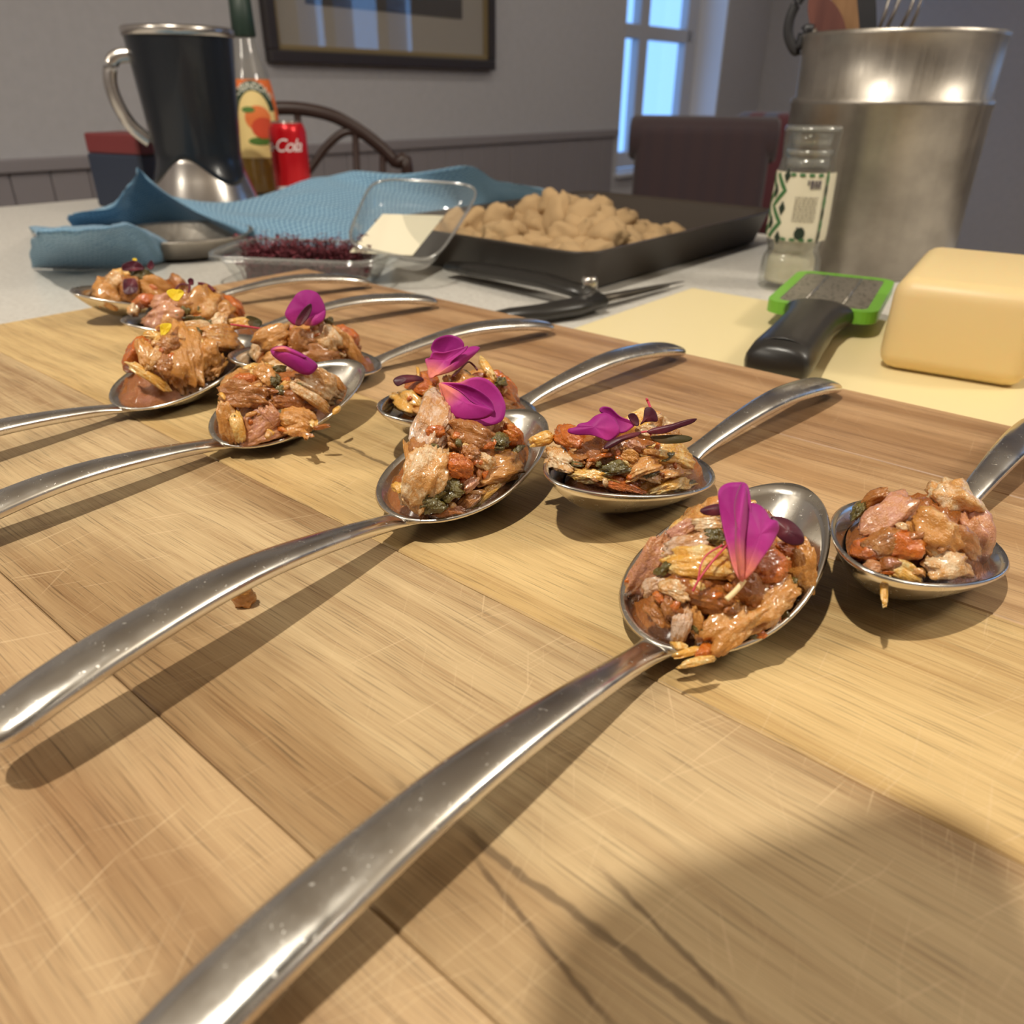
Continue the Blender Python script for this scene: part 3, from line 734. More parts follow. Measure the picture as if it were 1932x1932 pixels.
# small scraps between the larger lumps
random.seed(21)
for key, (ua, ub_, va, vb), cnt_, px in (('S1', (1225, 1520, 1010, 1205), 34, 20), ('S2', (780, 985, 800, 955), 34, 17), ('S3', (430, 640, 715, 830), 30, 14), ('S4', (262, 455, 600, 715), 30, 13), ('T1', (1045, 1295, 830, 915), 30, 14), ('T2', (760, 960, 715, 765), 14, 12), ('T3', (495, 665, 630, 685), 16, 11), ('T4', (270, 440, 560, 610), 14, 10), ('T0', (1640, 1830, 990, 1085), 20, 18)):
    for _ in range(cnt_):
        u, v = random.uniform(ua, ub_), random.uniform(va, vb)
        cu, cv = (ua + ub_) / 2, (va + vb) / 2
        if ((u - cu) / (ub_ - ua) * 2) ** 2 + ((v - cv) / (vb - va) * 2) ** 2 > 1: continue
        a = random.uniform(0, pi); l = px * random.uniform(.5, 1.2)
        m = random.choice(('chicken_tan', 'chicken_pale', 'chicken_yellow', 'sauce_orange', 'sauce_orange', 'sauce_brown', 'chicken_brown', 'herb_green'))
        ch(key, m, u - l * cos(a), v - l * .6 * sin(a), u + l * cos(a), v + l * .6 * sin(a), px * random.uniform(.5, .9), .7, random.choice(('crumb', 'shred', None)), random.uniform(-.9, .1), .2)
# lumps on the far side of every heap
for key in ('S1', 'S2', 'S3', 'S4', 'T0', 'T1', 'T2', 'T3', 'T4', 'T5'):
    c, d, nn, (a, b, h) = DOME[key]; par = FOOD[key]
    for k in range(15):
        ph_, el = random.uniform(0, 2 * pi), random.uniform(0.1, 1.0)
        q = Vector((cos(ph_) * cos(el), sin(ph_) * cos(el), sin(el)))
        nrm = (d * (q.x / a) + nn * (q.y / b) + ZU * (q.z / h)).normalized()
        p = c + d * (a * q.x * 0.9) + nn * (b * q.y * 0.9) + ZU * (h * q.z * 0.8)
        if nrm.dot(tocam(p)) > 0.05: continue
        L = random.uniform(0.005, 0.010); w = L * random.uniform(.45, .8)
        m = random.choice(('chicken_tan', 'chicken_pale', 'chicken_yellow', 'chicken_tan', 'sauce_orange', 'chicken_brown', 'ham_pink', 'herb_green'))
        if m == 'herb_green': L *= .5; w *= .5
        t = w * 0.7; p = p - nrm * (t * 0.5)
        tang = nrm.cross(Vector((random.gauss(0, 1), random.gauss(0, 1), random.gauss(0, 1)))).normalized()
        _seed[0] += 1
        o = obj(PART[m], blob_mesh('sauce' if m[0] == 's' else 'herb' if m[0] == 'h' and m[1] == 'e' else 'torn', L, w, t, _seed[0], 0.25, ICO4), M(m), par)
        o.matrix_basis = Matrix.Translation(p - par.matrix_basis.translation) @ frame_rot(tang, nrm).to_4x4()
crp = at_z(461, 1142, 0.0)
cr = thing('sauce_crumb', 'tiny lump of orange sauce dropped on the bare wood', 'crumb', crp)
cr.matrix_basis = Matrix.Translation(crp)
o = obj('lump', blob_mesh('sauce', 0.0030, 0.0025, 0.0040, 77), M('chicken_tan'), cr, (0, 0, 0.0034))
o = obj('lump', blob_mesh('sauce', 0.0016, 0.0014, 0.0022, 78), M('sauce_orange'), cr, (0.0005, 0, 0.0078))

# ------------------------------------------------------------------ petals and shoots
def petal_mat(name, base, body, edge, rough=0.55, back=None):
    n = NT(name)
    d = n.node('ShaderNodeAttribute', attribute_name='reach', out=2)
    co = n.coord('Object')
    c = n.ramp(d, [(0.0, base), (0.16, base), (0.42, body), (1.0, edge)])
    v = n.noise(co, 700, 3, 0.6)
    c = n.mix(n.node('ShaderNodeMapRange', {0: v, 1: 0.4, 2: 0.7, 3: 0.0, 4: 0.22}), c, tuple(q * 0.6 for q in body[:3]) + (1,))
    m = n.set(color=c, rough=rough, spec=0.35, sss=0.0, normal=n.bump(v, 0.15, 0.0004), sheen=0.15)
    tl = n.node('ShaderNodeBsdfTranslucent', {'Color': c})
    mx = n.n.new('ShaderNodeMixShader'); mx.inputs[0].default_value = 0.28
    n.l.new(n.b.outputs[0], mx.inputs[1]); n.l.new(tl, mx.inputs[2]); n.l.new(mx.outputs[0], n.out.inputs[0])
    return m
MATS.update({
    'petal_magenta': lambda: petal_mat('magenta_petal', srgb(250, 150, 130), srgb(206, 58, 158), srgb(176, 34, 146)),
    'petal_deep': lambda: petal_mat('deep_magenta_petal', srgb(206, 58, 158), srgb(176, 34, 140), srgb(170, 30, 140)),
    'petal_yellow': lambda: petal_mat('yellow_petal', srgb(250, 214, 30), srgb(250, 220, 40), srgb(255, 232, 60)),
    'leaf_purple': lambda: petal_mat('purple_leaf', srgb(120, 48, 60), srgb(92, 34, 52), srgb(80, 28, 46), 0.4),
    'leaf_olive': lambda: petal_mat('olive_leaf', srgb(110, 84, 50), srgb(84, 70, 34), srgb(70, 64, 28), 0.4),
    'stem_pink': lambda: plain('pink_stem', srgb(200, 70, 90), 0.4, sss=0.2, ssss=0.002),
    'claw_cream': lambda: plain('cream_petal_base', srgb(240, 215, 165), 0.5, sss=0.2, ssss=0.002),
})
def smooth_loop(pts, m=4):
    out = []; n = len(pts)
    for i in range(n):
        p0, p1, p2, p3 = pts[i - 1], pts[i], pts[(i + 1) % n], pts[(i + 2) % n]
        for k in range(m):
            t = k / m
            out.append(tuple(0.5 * ((2 * b) + (c - a) * t + (2 * a - 5 * b + 4 * c - d) * t * t + (3 * b - a - 3 * c + d) * t ** 3) for a, b, c, d in zip(p0, p1, p2, p3)))
    return out
def lobe(par, key, base, loop, m, tilt=0.5, side=0.0, cup=0.25, push=0.0, wave=0.0, th=0.00035, name='lobe', seed=1, fold=0.0):
    """one petal blade: its outline lies on a tilted plane through the base, then it is cupped and waved"""
    P0 = dome_hit(key, *base)
    P0 = P0 + tocam(P0) * push
    n = (tocam(P0) + ZU * tilt + RT * side).normalized()
    L = smooth_loop(loop)
    pts = [on_plane(u, v, P0, n) for u, v in L]
    # keep blades leaning in depth within reason
    cen = sum(pts, Vector()) / len(pts)
    size = max((p - cen).length for p in pts)
    far = max((p - P0).length for p in pts)
    rings = 9
    vs_, reach = [], []
    N = len(pts)
    for j in range(rings + 1):
        r = j / rings
        for i, p in enumerate(pts):
            q = cen + (p - cen) * r
            a = 2 * pi * i / N
            hgt = cup * size * (1 - r * r) * (-1) + wave * size * r * r * sin(3 * a + seed) + 0.5 * wave * size * r * sin(5 * a + 2 * seed)
            vs_.append(q + n * hgt - par.matrix_basis.translation)
            reach.append((q - P0).length / far)
    fs = []
    for j in range(rings):
        for i in range(N):
            i2 = (i + 1) % N
            fs.append((j * N + i, (j + 1) * N + i, (j + 1) * N + i2, j * N + i2))
    me = mesh(vs_, fs)
    at = me.attributes.new('reach', 'FLOAT', 'POINT')
    for k, val in enumerate(reach): at.data[k].value = val
    o = obj(name, me, M(m), par)
    solid(o, th, 0.0)
    return o
def at_food(name, label, cat, key, base, grp=None):
    p = dome_hit(key, *base)
    t = thing(name, label, cat, p, 0, grp)
    t.matrix_basis = Matrix.Translation(p)
    return t
def stem(par, key, pts, rpx=3.0, m='stem_pink', push=0.001, name='stem', lift=None):
    P = []
    for i, (u, v) in enumerate(pts):
        q = dome_hit(key, u, v)
        q = q + tocam(q) * (push + (lift[i] if lift else 0))
        P.append(q - par.matrix_basis.translation)
    dep = (P[0] + par.matrix_basis.translation - CAM).dot(FW)
    r = rpx * dep / F_PX / 2
    Q = []
    for i in range(len(P) - 1):
        for k in range(5):
            t = k / 5; p0, p1, p2, p3 = P[max(i - 1, 0)], P[i], P[i + 1], P[min(i + 2, len(P) - 1)]
            Q.append(0.5 * ((2 * p1) + (p2 - p0) * t + (2 * p0 - 5 * p1 + 4 * p2 - p3) * t * t + (3 * p1 - p0 - 3 * p2 + p3) * t ** 3))
    Q.append(P[-1])
    return obj(name, tube(Q, r, 8), M(m), par)
def zm(ox, oy, s):
    return lambda pts: [(ox + x * s, oy + y * s) for x, y in pts]
Z4, Z5, Z6, Z7 = zm(240, 460, .2381), zm(680, 580, .2174), zm(1000, 680, .176), zm(1150, 880, .2805)
Z8 = zm(240, 480, .1553)
PET = 'edible petals on the chicken'
SHO = 'purple shoot leaves on the chicken'

t = at_food('flower_petal', 'long folded magenta petal with coral base and cream claw', 'petal', 'S1', (1398, 1095), PET)
lobe(t, 'S1', (1396, 1096), Z7([(880, 770), (835, 690), (800, 560), (762, 400), (737, 260), (735, 170), (785, 112), (865, 100), (922, 118), (945, 200), (952, 310), (962, 430), (955, 560), (930, 690), (905, 765)]), 'petal_magenta', 0.25, 0, 0.10, 0.004, 0.05, seed=2)
lobe(t, 'S1', (1402, 1090), Z7([(900, 765), (925, 690), (915, 560), (900, 430), (915, 300), (950, 245), (1005, 258), (1050, 300), (1080, 362), (1120, 372), (1143, 410), (1125, 460), (1080, 540), (1010, 640), (960, 715)]), 'petal_magenta', 0.35, 0.25, -0.10, 0.006, 0.05, seed=4)
lobe(t, 'S1', (1392, 1090), Z7([(885, 760), (862, 660), (850, 520), (848, 380), (842, 250), (880, 130), (915, 122), (925, 240), (918, 380), (905, 520), (905, 660), (900, 755)]), 'petal_magenta', 0.2, -0.2, -0.30, 0.0065, 0.03, seed=5)
stem(t, 'S1', Z7([(905, 765), (880, 800), (835, 850), (785, 895)]), 11, 'claw_cream', 0.003, 'claw')
t = at_food('flower_petal', 'broad round magenta petal folded over on itself', 'petal', 'S2', (832, 728), PET)
lobe(t, 'S2', (832, 730), Z5([(685, 655), (770, 648), (860, 648), (935, 618), (1010, 608), (1100, 630), (1190, 700), (1248, 800), (1262, 885), (1232, 980), (1140, 1022), (1010, 1036), (905, 1035), (822, 1002), (766, 950), (738, 880), (712, 790), (690, 710)]), 'petal_magenta', 0.35, 0.1, 0.10, 0.004, 0.035, seed=3)
lobe(t, 'S2', (834, 732), Z5([(690, 665), (770, 690), (850, 730), (905, 775), (965, 828), (1060, 872), (1152, 895), (1135, 935), (1060, 965), (950, 978), (860, 970), (800, 930), (768, 880), (735, 790), (705, 720)]), 'petal_magenta', 0.5, 0.0, -0.16, 0.0065, 0.03, seed=7)
lobe(t, 'S2', (834, 730), Z5([(700, 656), (800, 655), (900, 668), (1000, 705), (1090, 765), (1145, 830), (1158, 895), (1120, 880), (1040, 860), (960, 815), (880, 740), (790, 685)]), 'petal_deep', 0.2, 0.0, 0.18, 0.0052, 0.02, seed=8)
t = at_food('flower_petal', 'upright pink and magenta petal with a flaring lobe', 'petal', 'T2', (812, 712), PET)
lobe(t, 'T2', (812, 712), Z5([(600, 615), (612, 540), (622, 460), (625, 390), (612, 350), (645, 285), (725, 246), (800, 240), (868, 270), (900, 322), (880, 360), (800, 390), (740, 460), (690, 550)]), 'petal_deep', 0.15, 0, 0.15, 0.002, 0.03, seed=1)
lobe(t, 'T2', (812, 713), Z5([(600, 616), (582, 530), (562, 450), (600, 436), (630, 390), (720, 392), (790, 370), (890, 345), (935, 335), (900, 385), (800, 460), (775, 500), (740, 560), (670, 592)]), 'petal_magenta', 0.3, -0.1, 0.12, 0.0045, 0.03, seed=2)
lobe(t, 'T2', (818, 711), Z5([(640, 600), (740, 556), (780, 480), (860, 405), (950, 342), (1030, 345), (1022, 378), (950, 445), (850, 525), (765, 568)]), 'petal_magenta', 0.6, 0.3, -0.15, 0.0055, 0.02, seed=3)
t = at_food('flower_petal', 'loose magenta petal lying sideways on crumbly chicken', 'petal', 'T1', (1150, 830), PET)
lobe(t, 'T1', (1150, 828), Z6([(840, 862), (760, 840), (650, 802), (500, 796), (412, 772), (415, 735), (488, 720), (525, 688), (620, 660), (700, 592), (800, 568), (880, 612), (950, 700), (962, 770), (915, 822)]), 'petal_deep', 0.4, 0, -0.12, 0.004, 0.04, seed=6)
lobe(t, 'T1', (1196, 803), Z6([(1120, 700), (1040, 760), (960, 775), (935, 690), (880, 610), (820, 570), (760, 555), (745, 522), (780, 496), (860, 510), (930, 572), (990, 612), (1060, 640), (1130, 688)]), 'petal_deep', 0.2, 0.2, 0.15, 0.003, 0.03, seed=9)
t = at_food('flower_petal', 'upright rounded magenta petal behind a dark leaf', 'petal', 'T3', (560, 612), PET)
lobe(t, 'T3', (556, 612), Z4([(1325, 645), (1252, 572), (1272, 500), (1312, 440), (1355, 388), (1425, 365), (1500, 386), (1548, 450), (1572, 525), (1560, 600), (1490, 640), (1400, 635)]), 'petal_deep', 0.1, 0, -0.18, 0.003, 0.03, seed=2)
lobe(t, 'T3', (570, 612), Z4([(1400, 640), (1440, 590), (1510, 560), (1570, 530), (1555, 600), (1500, 640), (1450, 650)]), 'petal_magenta', 0.3, 0, -0.15, 0.006, 0.02, seed=3)
t = at_food('flower_petal', 'small closed oval magenta petal', 'petal', 'S3', (520, 666), PET)
lobe(t, 'S3', (530, 672), Z4([(1140, 842), (1180, 816), (1250, 812), (1345, 852), (1430, 900), (1502, 952), (1500, 990), (1450, 1036), (1380, 1030), (1290, 980), (1200, 922), (1150, 882)]), 'petal_deep', 0.6, 0, -0.42, 0.003, 0.015, seed=2)
lobe(t, 'S3', (530, 668), Z4([(1145, 840), (1185, 820), (1250, 816), (1340, 856), (1420, 905), (1350, 900), (1250, 862), (1190, 850)]), 'petal_magenta', 0.9, 0, -0.25, 0.0075, 0.01, seed=5)
t = at_food('flower_petal', 'yellow petal scrap on top of the heap', 'petal', 'S4', (330, 556), PET)
lobe(t, 'S4', (330, 560), Z8([(478, 460), (540, 420), (600, 425), (642, 430), (692, 460), (655, 525), (612, 570), (540, 540)]), 'petal_yellow', 0.5, 0, 0.1, 0.003, 0.06)
t = at_food('flower_petal', 'yellow petal scrap beside the largest chicken piece', 'petal', 'S4', (312, 622), PET)
lobe(t, 'S4', (312, 622), Z8([(400, 870), (430, 840), (530, 840), (532, 900), (480, 960), (420, 1000), (402, 930)]), 'petal_yellow', 0.3, 0, 0.1, 0.004, 0.06)

t = at_food('shoot_leaf', 'dark oval purple leaf tucked behind the long petal', 'leaf', 'S1', (1480, 1000), SHO)
lobe(t, 'S1', (1475, 1000), Z7([(1085, 345), (1180, 350), (1260, 400), (1305, 470), (1300, 518), (1235, 532), (1160, 500), (1110, 440)]), 'leaf_purple', 0.5, 0, -0.15, 0.001, 0.03, name='blade')
t = at_food('shoot_leaf', 'narrow dark leaf on the left of the long petal', 'leaf', 'S1', (1345, 965), SHO)
lobe(t, 'S1', (1345, 970), Z7([(608, 300), (650, 272), (720, 255), (780, 262), (790, 300), (740, 330), (650, 326)]), 'leaf_purple', 0.6, 0, -0.2, 0.002, 0.02, name='blade')
t = at_food('micro_shoot', 'two thin pink stems across the pale chicken', 'shoot', 'S1', (1340, 1070), SHO)
stem(t, 'S1', Z7([(790, 530), (700, 630), (630, 720), (590, 780), (560, 840)]), 4.5, push=0.0035)
stem(t, 'S1', Z7([(760, 530), (660, 590), (615, 660), (600, 740), (585, 800)]), 3.5, push=0.003)
t = at_food('shoot_leaf', 'pair of slender dark red leaves beside the loose petal', 'leaf', 'T1', (1225, 812), SHO)
lobe(t, 'T1', (1228, 814), Z6([(1250, 772), (1320, 730), (1500, 690), (1650, 648), (1785, 622), (1742, 672), (1600, 722), (1450, 780), (1330, 788)]), 'leaf_purple', 0.3, 0, -0.06, 0.005, 0.01, name='blade')
lobe(t, 'T1', (1235, 826), Z6([(1290, 830), (1360, 812), (1500, 800), (1650, 806), (1740, 832), (1690, 872), (1550, 892), (1400, 886)]), 'leaf_olive', 0.6, 0, -0.06, 0.003, 0.01, name='blade')
stem(t, 'T1', Z6([(1130, 790), (1200, 770), (1262, 765), (1300, 800)]), 4, push=0.004)
t = at_food('shoot_leaf', 'upright dark red leaf with a pink tip', 'leaf', 'T1', (1222, 790), SHO)
lobe(t, 'T1', (1220, 795), Z6([(1180, 690), (1215, 630), (1232, 515), (1300, 508), (1352, 560), (1366, 650), (1300, 655), (1225, 662)]), 'leaf_purple', 0.15, 0, -0.1, 0.003, 0.03, name='blade')
stem(t, 'T1', Z6([(1250, 412), (1268, 450), (1290, 505)]), 5, push=0.003, name='tip')
t = at_food('shoot_leaf', 'curved dark red leaf lying under the loose petal', 'leaf', 'T1', (1165, 835), SHO)
lobe(t, 'T1', (1190, 820), Z6([(790, 950), (830, 880), (950, 822), (1100, 782), (1190, 768), (1150, 812), (1000, 862), (880, 930)]), 'leaf_purple', 0.6, 0, -0.1, 0.005, 0.01, name='blade')
lobe(t, 'T1', (1192, 800), Z6([(1050, 592), (1080, 566), (1125, 572), (1160, 620), (1168, 690), (1130, 700), (1080, 650)]), 'leaf_purple', 0.2, 0, 0.1, 0.004, 0.01, name='blade')
t = at_food('shoot_leaf', 'dark pointed leaf in front of the rounded petal', 'leaf', 'T3', (560, 612), SHO)
lobe(t, 'T3', (560, 614), Z4([(1335, 645), (1345, 590), (1400, 512), (1455, 474), (1462, 520), (1430, 590), (1380, 645)]), 'leaf_purple', 0.2, 0, 0.1, 0.008, 0.02, name='blade')
t = at_food('shoot_leaf', 'pale purple oval leaf lying by the upright petal', 'leaf', 'T2', (770, 715), SHO)
lobe(t, 'T2', (775, 717), Z5([(284, 640), (320, 602), (400, 585), (500, 598), (550, 628), (460, 645), (380, 664), (320, 682)]), 'leaf_purple', 0.8, 0, -0.08, 0.002, 0.02, name='blade')
t = at_food('micro_shoot', 'dark arched stem to the right of the upright petal', 'shoot', 'T2', (880, 700), SHO)
stem(t, 'T2', Z5([(800, 600), (860, 545), (930, 475), (980, 500), (1015, 545)]), 4, 'leaf_purple', 0.003)
t = at_food('shoot_leaf', 'olive leaf on a long red stem over the spoon rim', 'leaf', 'S4', (440, 612), SHO)
lobe(t, 'S4', (470, 610), Z8([(1440, 760), (1500, 745), (1600, 780), (1640, 830), (1590, 890), (1500, 870), (1450, 820)]), 'leaf_olive', 0.4, 0, 0.1, 0.001, 0.03, name='blade')
stem(t, 'S4', Z8([(1255, 852), (1400, 868), (1550, 892), (1720, 915)]), 4, push=0.003)
t = at_food('micro_shoot', 'dark arched sprout standing on the rear heap', 'shoot', 'T4', (366, 545), SHO)
stem(t, 'T4', Z8([(590, 420), (640, 370), (700, 362), (760, 390), (740, 470)]), 4.5, 'leaf_purple', 0.003)
lobe(t, 'T4', (360, 535), Z8([(735, 310), (765, 285), (805, 305), (805, 365), (770, 375), (742, 350)]), 'leaf_purple', 0.2, 0, 0.1, 0.003, 0.02, name='blade')
stem(t, 'T4', Z8([(860, 355), (930, 360), (1000, 390), (1060, 445)]), 6, 'leaf_purple', 0.001)
t = at_food('shoot_leaf', 'tuft of dark purple leaves at the board end', 'leaf', 'T5', (262, 512), SHO)
lobe(t, 'T5', (255, 510), Z8([(-60, 130), (20, 85), (90, 70), (150, 105), (212, 172), (130, 195), (20, 205), (-60, 190)]), 'leaf_purple', 0.4, 0, 0.15, 0.003, 0.06, name='blade')
lobe(t, 'T5', (282, 508), Z8([(240, 150), (270, 85), (300, 75), (330, 140), (290, 185)]), 'leaf_purple', 0.2, 0, 0.1, 0.003, 0.04, name='blade')
lobe(t, 'T5', (250, 530), Z8([(-50, 320), (20, 290), (100, 300), (130, 420), (60, 480), (-40, 470)]), 'leaf_purple', 0.5, 0, 0.1, 0.004, 0.06, name='blade')
lobe(t, 'T5', (253, 492), Z8([(60, 60), (90, 45), (120, 60), (100, 85)]), 'petal_yellow', 0.5, 0, 0.1, 0.004, 0.06, name='blade')

def brushed():
    n = NT('brushed_steel'); co = n.coord('Object', (60, 60, 2))
    f = n.noise(co, 3, 4, 0.6); g = n.noise(n.coord('Object', (14, 14, 18)), 1.0, 4, 0.6)
    return n.set(color=n.ramp(g, [(0.3, (0.26, 0.235, 0.205, 1)), (0.7, (0.46, 0.42, 0.37, 1))]), metal=0.92, rough=n.node('ShaderNodeMapRange', {0: f, 1: .3, 2: .7, 3: .30, 4: .46}))
MATS['brushed'] = brushed
# ------------------------------------------------------------------ text helpers
def text_mesh(body, size, shear=0.0, spacing=1.0, extrude=0.0):
    cu = bpy.data.curves.new('lettering', 'FONT')
    cu.body = body; cu.size = size; cu.shear = shear; cu.space_character = spacing
    cu.align_x = 'CENTER'; cu.resolution_u = 3; cu.extrude = extrude
    tmp = bpy.data.objects.new('lettering', cu); COL.objects.link(tmp)
    dg = bpy.context.evaluated_depsgraph_get(); dg.update()
    me = bpy.data.meshes.new_from_object(tmp.evaluated_get(dg))
    bpy.data.objects.remove(tmp); bpy.data.curves.remove(cu)
    return me
def wrap(me, R, a0, z0, stretch=1.0, rfun=None):
    """bend flat lettering round an upright cylinder; a0 is the facing angle"""
    for v in me.vertices:
        x, y = v.co.x * stretch, v.co.y
        z = z0 + y
        r = (rfun(z) if rfun else R)
        a = a0 + x / R
        v.co = Vector((r * cos(a), r * sin(a), z))
    return me
def arch(me, rad, yoff):
    for v in me.vertices:
        a = pi / 2 - v.co.x / rad
        r = rad + v.co.y
        v.co = Vector((r * cos(a), r * sin(a) - rad + yoff, 0))
    return me
def cyl_patch(rfun, a0, a1, z0, z1, nu=24, nv=10):
    return grid(lambda s, t: (rfun(z0 + (z1 - z0) * t) * cos(a0 + (a1 - a0) * s), rfun(z0 + (z1 - z0) * t) * sin(a0 + (a1 - a0) * s), z0 + (z1 - z0) * t), nu, nv)
def z_at(pt, v):                         # height above a ground point that is seen at image row v
    lo, hi = -0.2, 1.5
    for _ in range(50):
        m = (lo + hi) / 2
        q = Vector((pt.x, pt.y, m)) - CAM
        vv = 966 - F_PX * q.dot(UP) / q.dot(FW)
        if vv > v: lo = m
        else: hi = m
    return lo
def face_ang(p):                         # direction from a thing to the camera
    return atan2(-p.y, -p.x)
def at_depth(u, v, dep, z=None):         # point on a sight line at a horizontal distance
    d = ray(u, v); t = dep / sqrt(d.x * d.x + d.y * d.y)
    q = CAM + d * t
    if z is not None: q.z = z
    return q
def place(t, loc, rz=0.0):
    t.matrix_basis = Matrix.Translation(loc) @ Matrix.Rotation(rz, 4, 'Z')
    return t

# ------------------------------------------------------------------ baking tray and the pieces in it
def loop_rect(hx, hy, r, n=6):
    out = []
    for cx, cy, a0 in ((hx - r, hy - r, 0), (-hx + r, hy - r, 90), (-hx + r, -hy + r, 180), (hx - r, -hy + r, 270)):
        for k in range(n + 1):
            a = radians(a0 + 90 * k / n); out.append((cx + r * cos(a), cy + r * sin(a)))
    return out
def loft(loops, cap0=True, cap1=True):
    n = len(loops[0]); vs_ = [p for L in loops for p in L]; fs = []
    for j in range(len(loops) - 1):
        for i in range(n):
            i2 = (i + 1) % n
            fs.append((j * n + i, j * n + i2, (j + 1) * n + i2, (j + 1) * n + i))
    if cap0: fs.append(tuple(range(n))[::-1])
    if cap1: fs.append(tuple((len(loops) - 1) * n + i for i in range(n)))
    return vs_, fs
def rect_shell(steps, r):
    return loft([[(x, y, z) for x, y in loop_rect(hx, hy, max(r + dr, 0.002))] for hx, hy, z, dr in steps])
tx0, tx1, ty0, ty1 = -0.125, 0.147, -0.545, -0.166       # rim of the tray in the board frame
tcx, tcy, thx, thy = (tx0 + tx1) / 2, (ty0 + ty1) / 2, (tx1 - tx0) / 2, (ty1 - ty0) / 2
TH_ = 0.036
tray = thing('baking_tray', 'dark non-stick baking tray full of beige pieces', 'baking tray', bd(tcx, tcy, CT), BOARD_ANG)
place(tray, bd(tcx, tcy, CT), BOARD_ANG)
MATS['tray_dark'] = lambda: NT('dark_nonstick').set(color=srgb(62, 54, 48), rough=0.38, spec=0.5)
f_ = 0.014
v_, fc_ = rect_shell([(thx - f_ - .004, thy - f_ - .004, 0.0005, 0), (thx - f_, thy - f_, 0.003, 0), (thx - 0.004, thy - 0.004, TH_ - 0.003, .008), (thx, thy, TH_ - 0.001, .01), (thx + 0.001, thy + 0.001, TH_, .01), (thx - 0.002, thy - 0.002, TH_ + 0.0008, .009), (thx - 0.006, thy - 0.006, TH_ - 0.003, .007), (thx - f_ - .003, thy - f_ - .003, 0.004, 0), (thx - f_ - .007, thy - f_ - .007, 0.002, 0)], 0.016)
obj('pan', mesh(v_, fc_, False), M('tray_dark'), tray).data.shade_smooth()
MATS['beige_piece'] = lambda: NT('beige_baked_piece').set(color=srgb(178, 148, 108), rough=0.9)
random.seed(5)
PCS = []
for k in range(9):
    s = 0.5 + 0.5 * random.random()
    PCS.append(blob_mesh('slab', 0.014 + 0.006 * random.random(), 0.011 + 0.004 * random.random(), 0.009 + 0.004 * random.random(), 200 + k, 0.1, ICO3))
def piece(a, b, z, k, rot, lab, sc=1.0):
    o = obj('baked_piece', PCS[k % 9], M('beige_piece'), None, bd(a, b, z), rot)
    o.scale = (sc, sc, sc)
    tag(o, lab, 'snack', 'beige baked pieces in the tray')
PIECES = ('small beige baked piece on the floor of the dark tray', 'small beige baked piece in the middle of the heap in the dark tray', 'small beige baked piece on top of the heap in the dark tray')
ix0, ix1, iy0, iy1 = tx0 + 0.038, tx1 - 0.037, -0.405, ty1 - 0.039
ny_, nx_ = 8, 7
kk = 0
for i in range(nx_):
    for j in range(ny_):
        a = ix0 + (ix1 - ix0) * (i + 0.5 + random.uniform(-.28, .28)) / nx_
        b = iy0 + (iy1 - iy0) * (j + 0.5 + random.uniform(-.28, .28)) / ny_
        piece(a, b, CT + 0.0185 + random.uniform(0, 0.003), kk, (random.uniform(-.4, .4), random.uniform(-.4, .4), random.uniform(0, 6.3)), PIECES[0])
        kk += 1
for k in range(34):
    a = random.uniform(ix0 + 0.015, ix1 - 0.015); b = random.uniform(iy0 + 0.02, iy1 - 0.015)
    piece(a, b, CT + 0.028 + random.uniform(0, 0.005), kk, (random.uniform(-.9, .9), random.uniform(-.9, .9), random.uniform(0, 6.3)), PIECES[1]); kk += 1
for a, b, z in ((0.005, -0.305, .047), (0.0, -0.33, .044), (0.02, -0.29, .042), (0.045, -0.30, .044), (0.055, -0.32, .040), (-0.02, -0.30, .041), (-0.03, -0.26, .037), (0.03, -0.35, .040)):
    piece(a, b, CT + z, kk, (random.uniform(-1.2, 1.2), random.uniform(-1.2, 1.2), random.uniform(0, 6.3)), PIECES[2], 1.05); kk += 1

# ------------------------------------------------------------------ cream plastic board, zester, cheese
YB = 0.012
yb = obj('plastic_board', box_mesh(0.46, 0.2195, YB, 0.003, 3), NT('cream_plastic').set(color=srgb(234, 216, 166), rough=0.42, spec=0.5), None, bd(0.214 + 0.23, -0.2215 + 0.10975, CT), ROOM_ROT)
tag(yb, 'cream yellow plastic cutting board lying behind the wooden board', 'cutting board')
ZB = CT + YB
h0 = at_z(1462, 690, ZB + 0.014); h1 = at_z(1545, 585, ZB + 0.016)
zdir = (h1 - h0); zdir.z = 0; zlen = zdir.length; zdir.normalize(); zang = atan2(zdir.y, zdir.x)
zest = thing('hand_grater', 'flat hand grater with black handle and lime green frame on the cream board', 'grater', Vector((h0.x, h0.y, ZB)), zang)
place(zest, Vector((h0.x, h0.y, ZB)), zang)
MATS['black_grip'] = lambda: NT('black_grip').set(color=srgb(40, 38, 36), rough=0.34, spec=0.5)
MATS['lime_plastic'] = lambda: plain('lime_plastic', srgb(108, 172, 52), 0.35)
def grip_mesh(L, w, t, zc):
    st_ = [(0, .80, .70), (.004, .95, .92), (.02, 1, 1), (L * .4, .94, 1), (L * .75, .92, .95), (L * .93, 1.05, .95), (L, 1.22, .80), (L + .004, 1.20, .55)]
    loops = []
    for x, a, b in st_:
        loops.append([(x, (w / 2 * a) * math.copysign(abs(cos(q)) ** .8, cos(q)), zc + (t / 2 * b) * math.copysign(abs(sin(q)) ** .8, sin(q))) for q in [2 * pi * k / 24 for k in range(24)]])
    v, f = loft(loops); return mesh(v, [q[::-1] for q in f])
obj('handle', grip_mesh(zlen, 0.036, 0.024, 0.0135), M('black_grip'), zest)
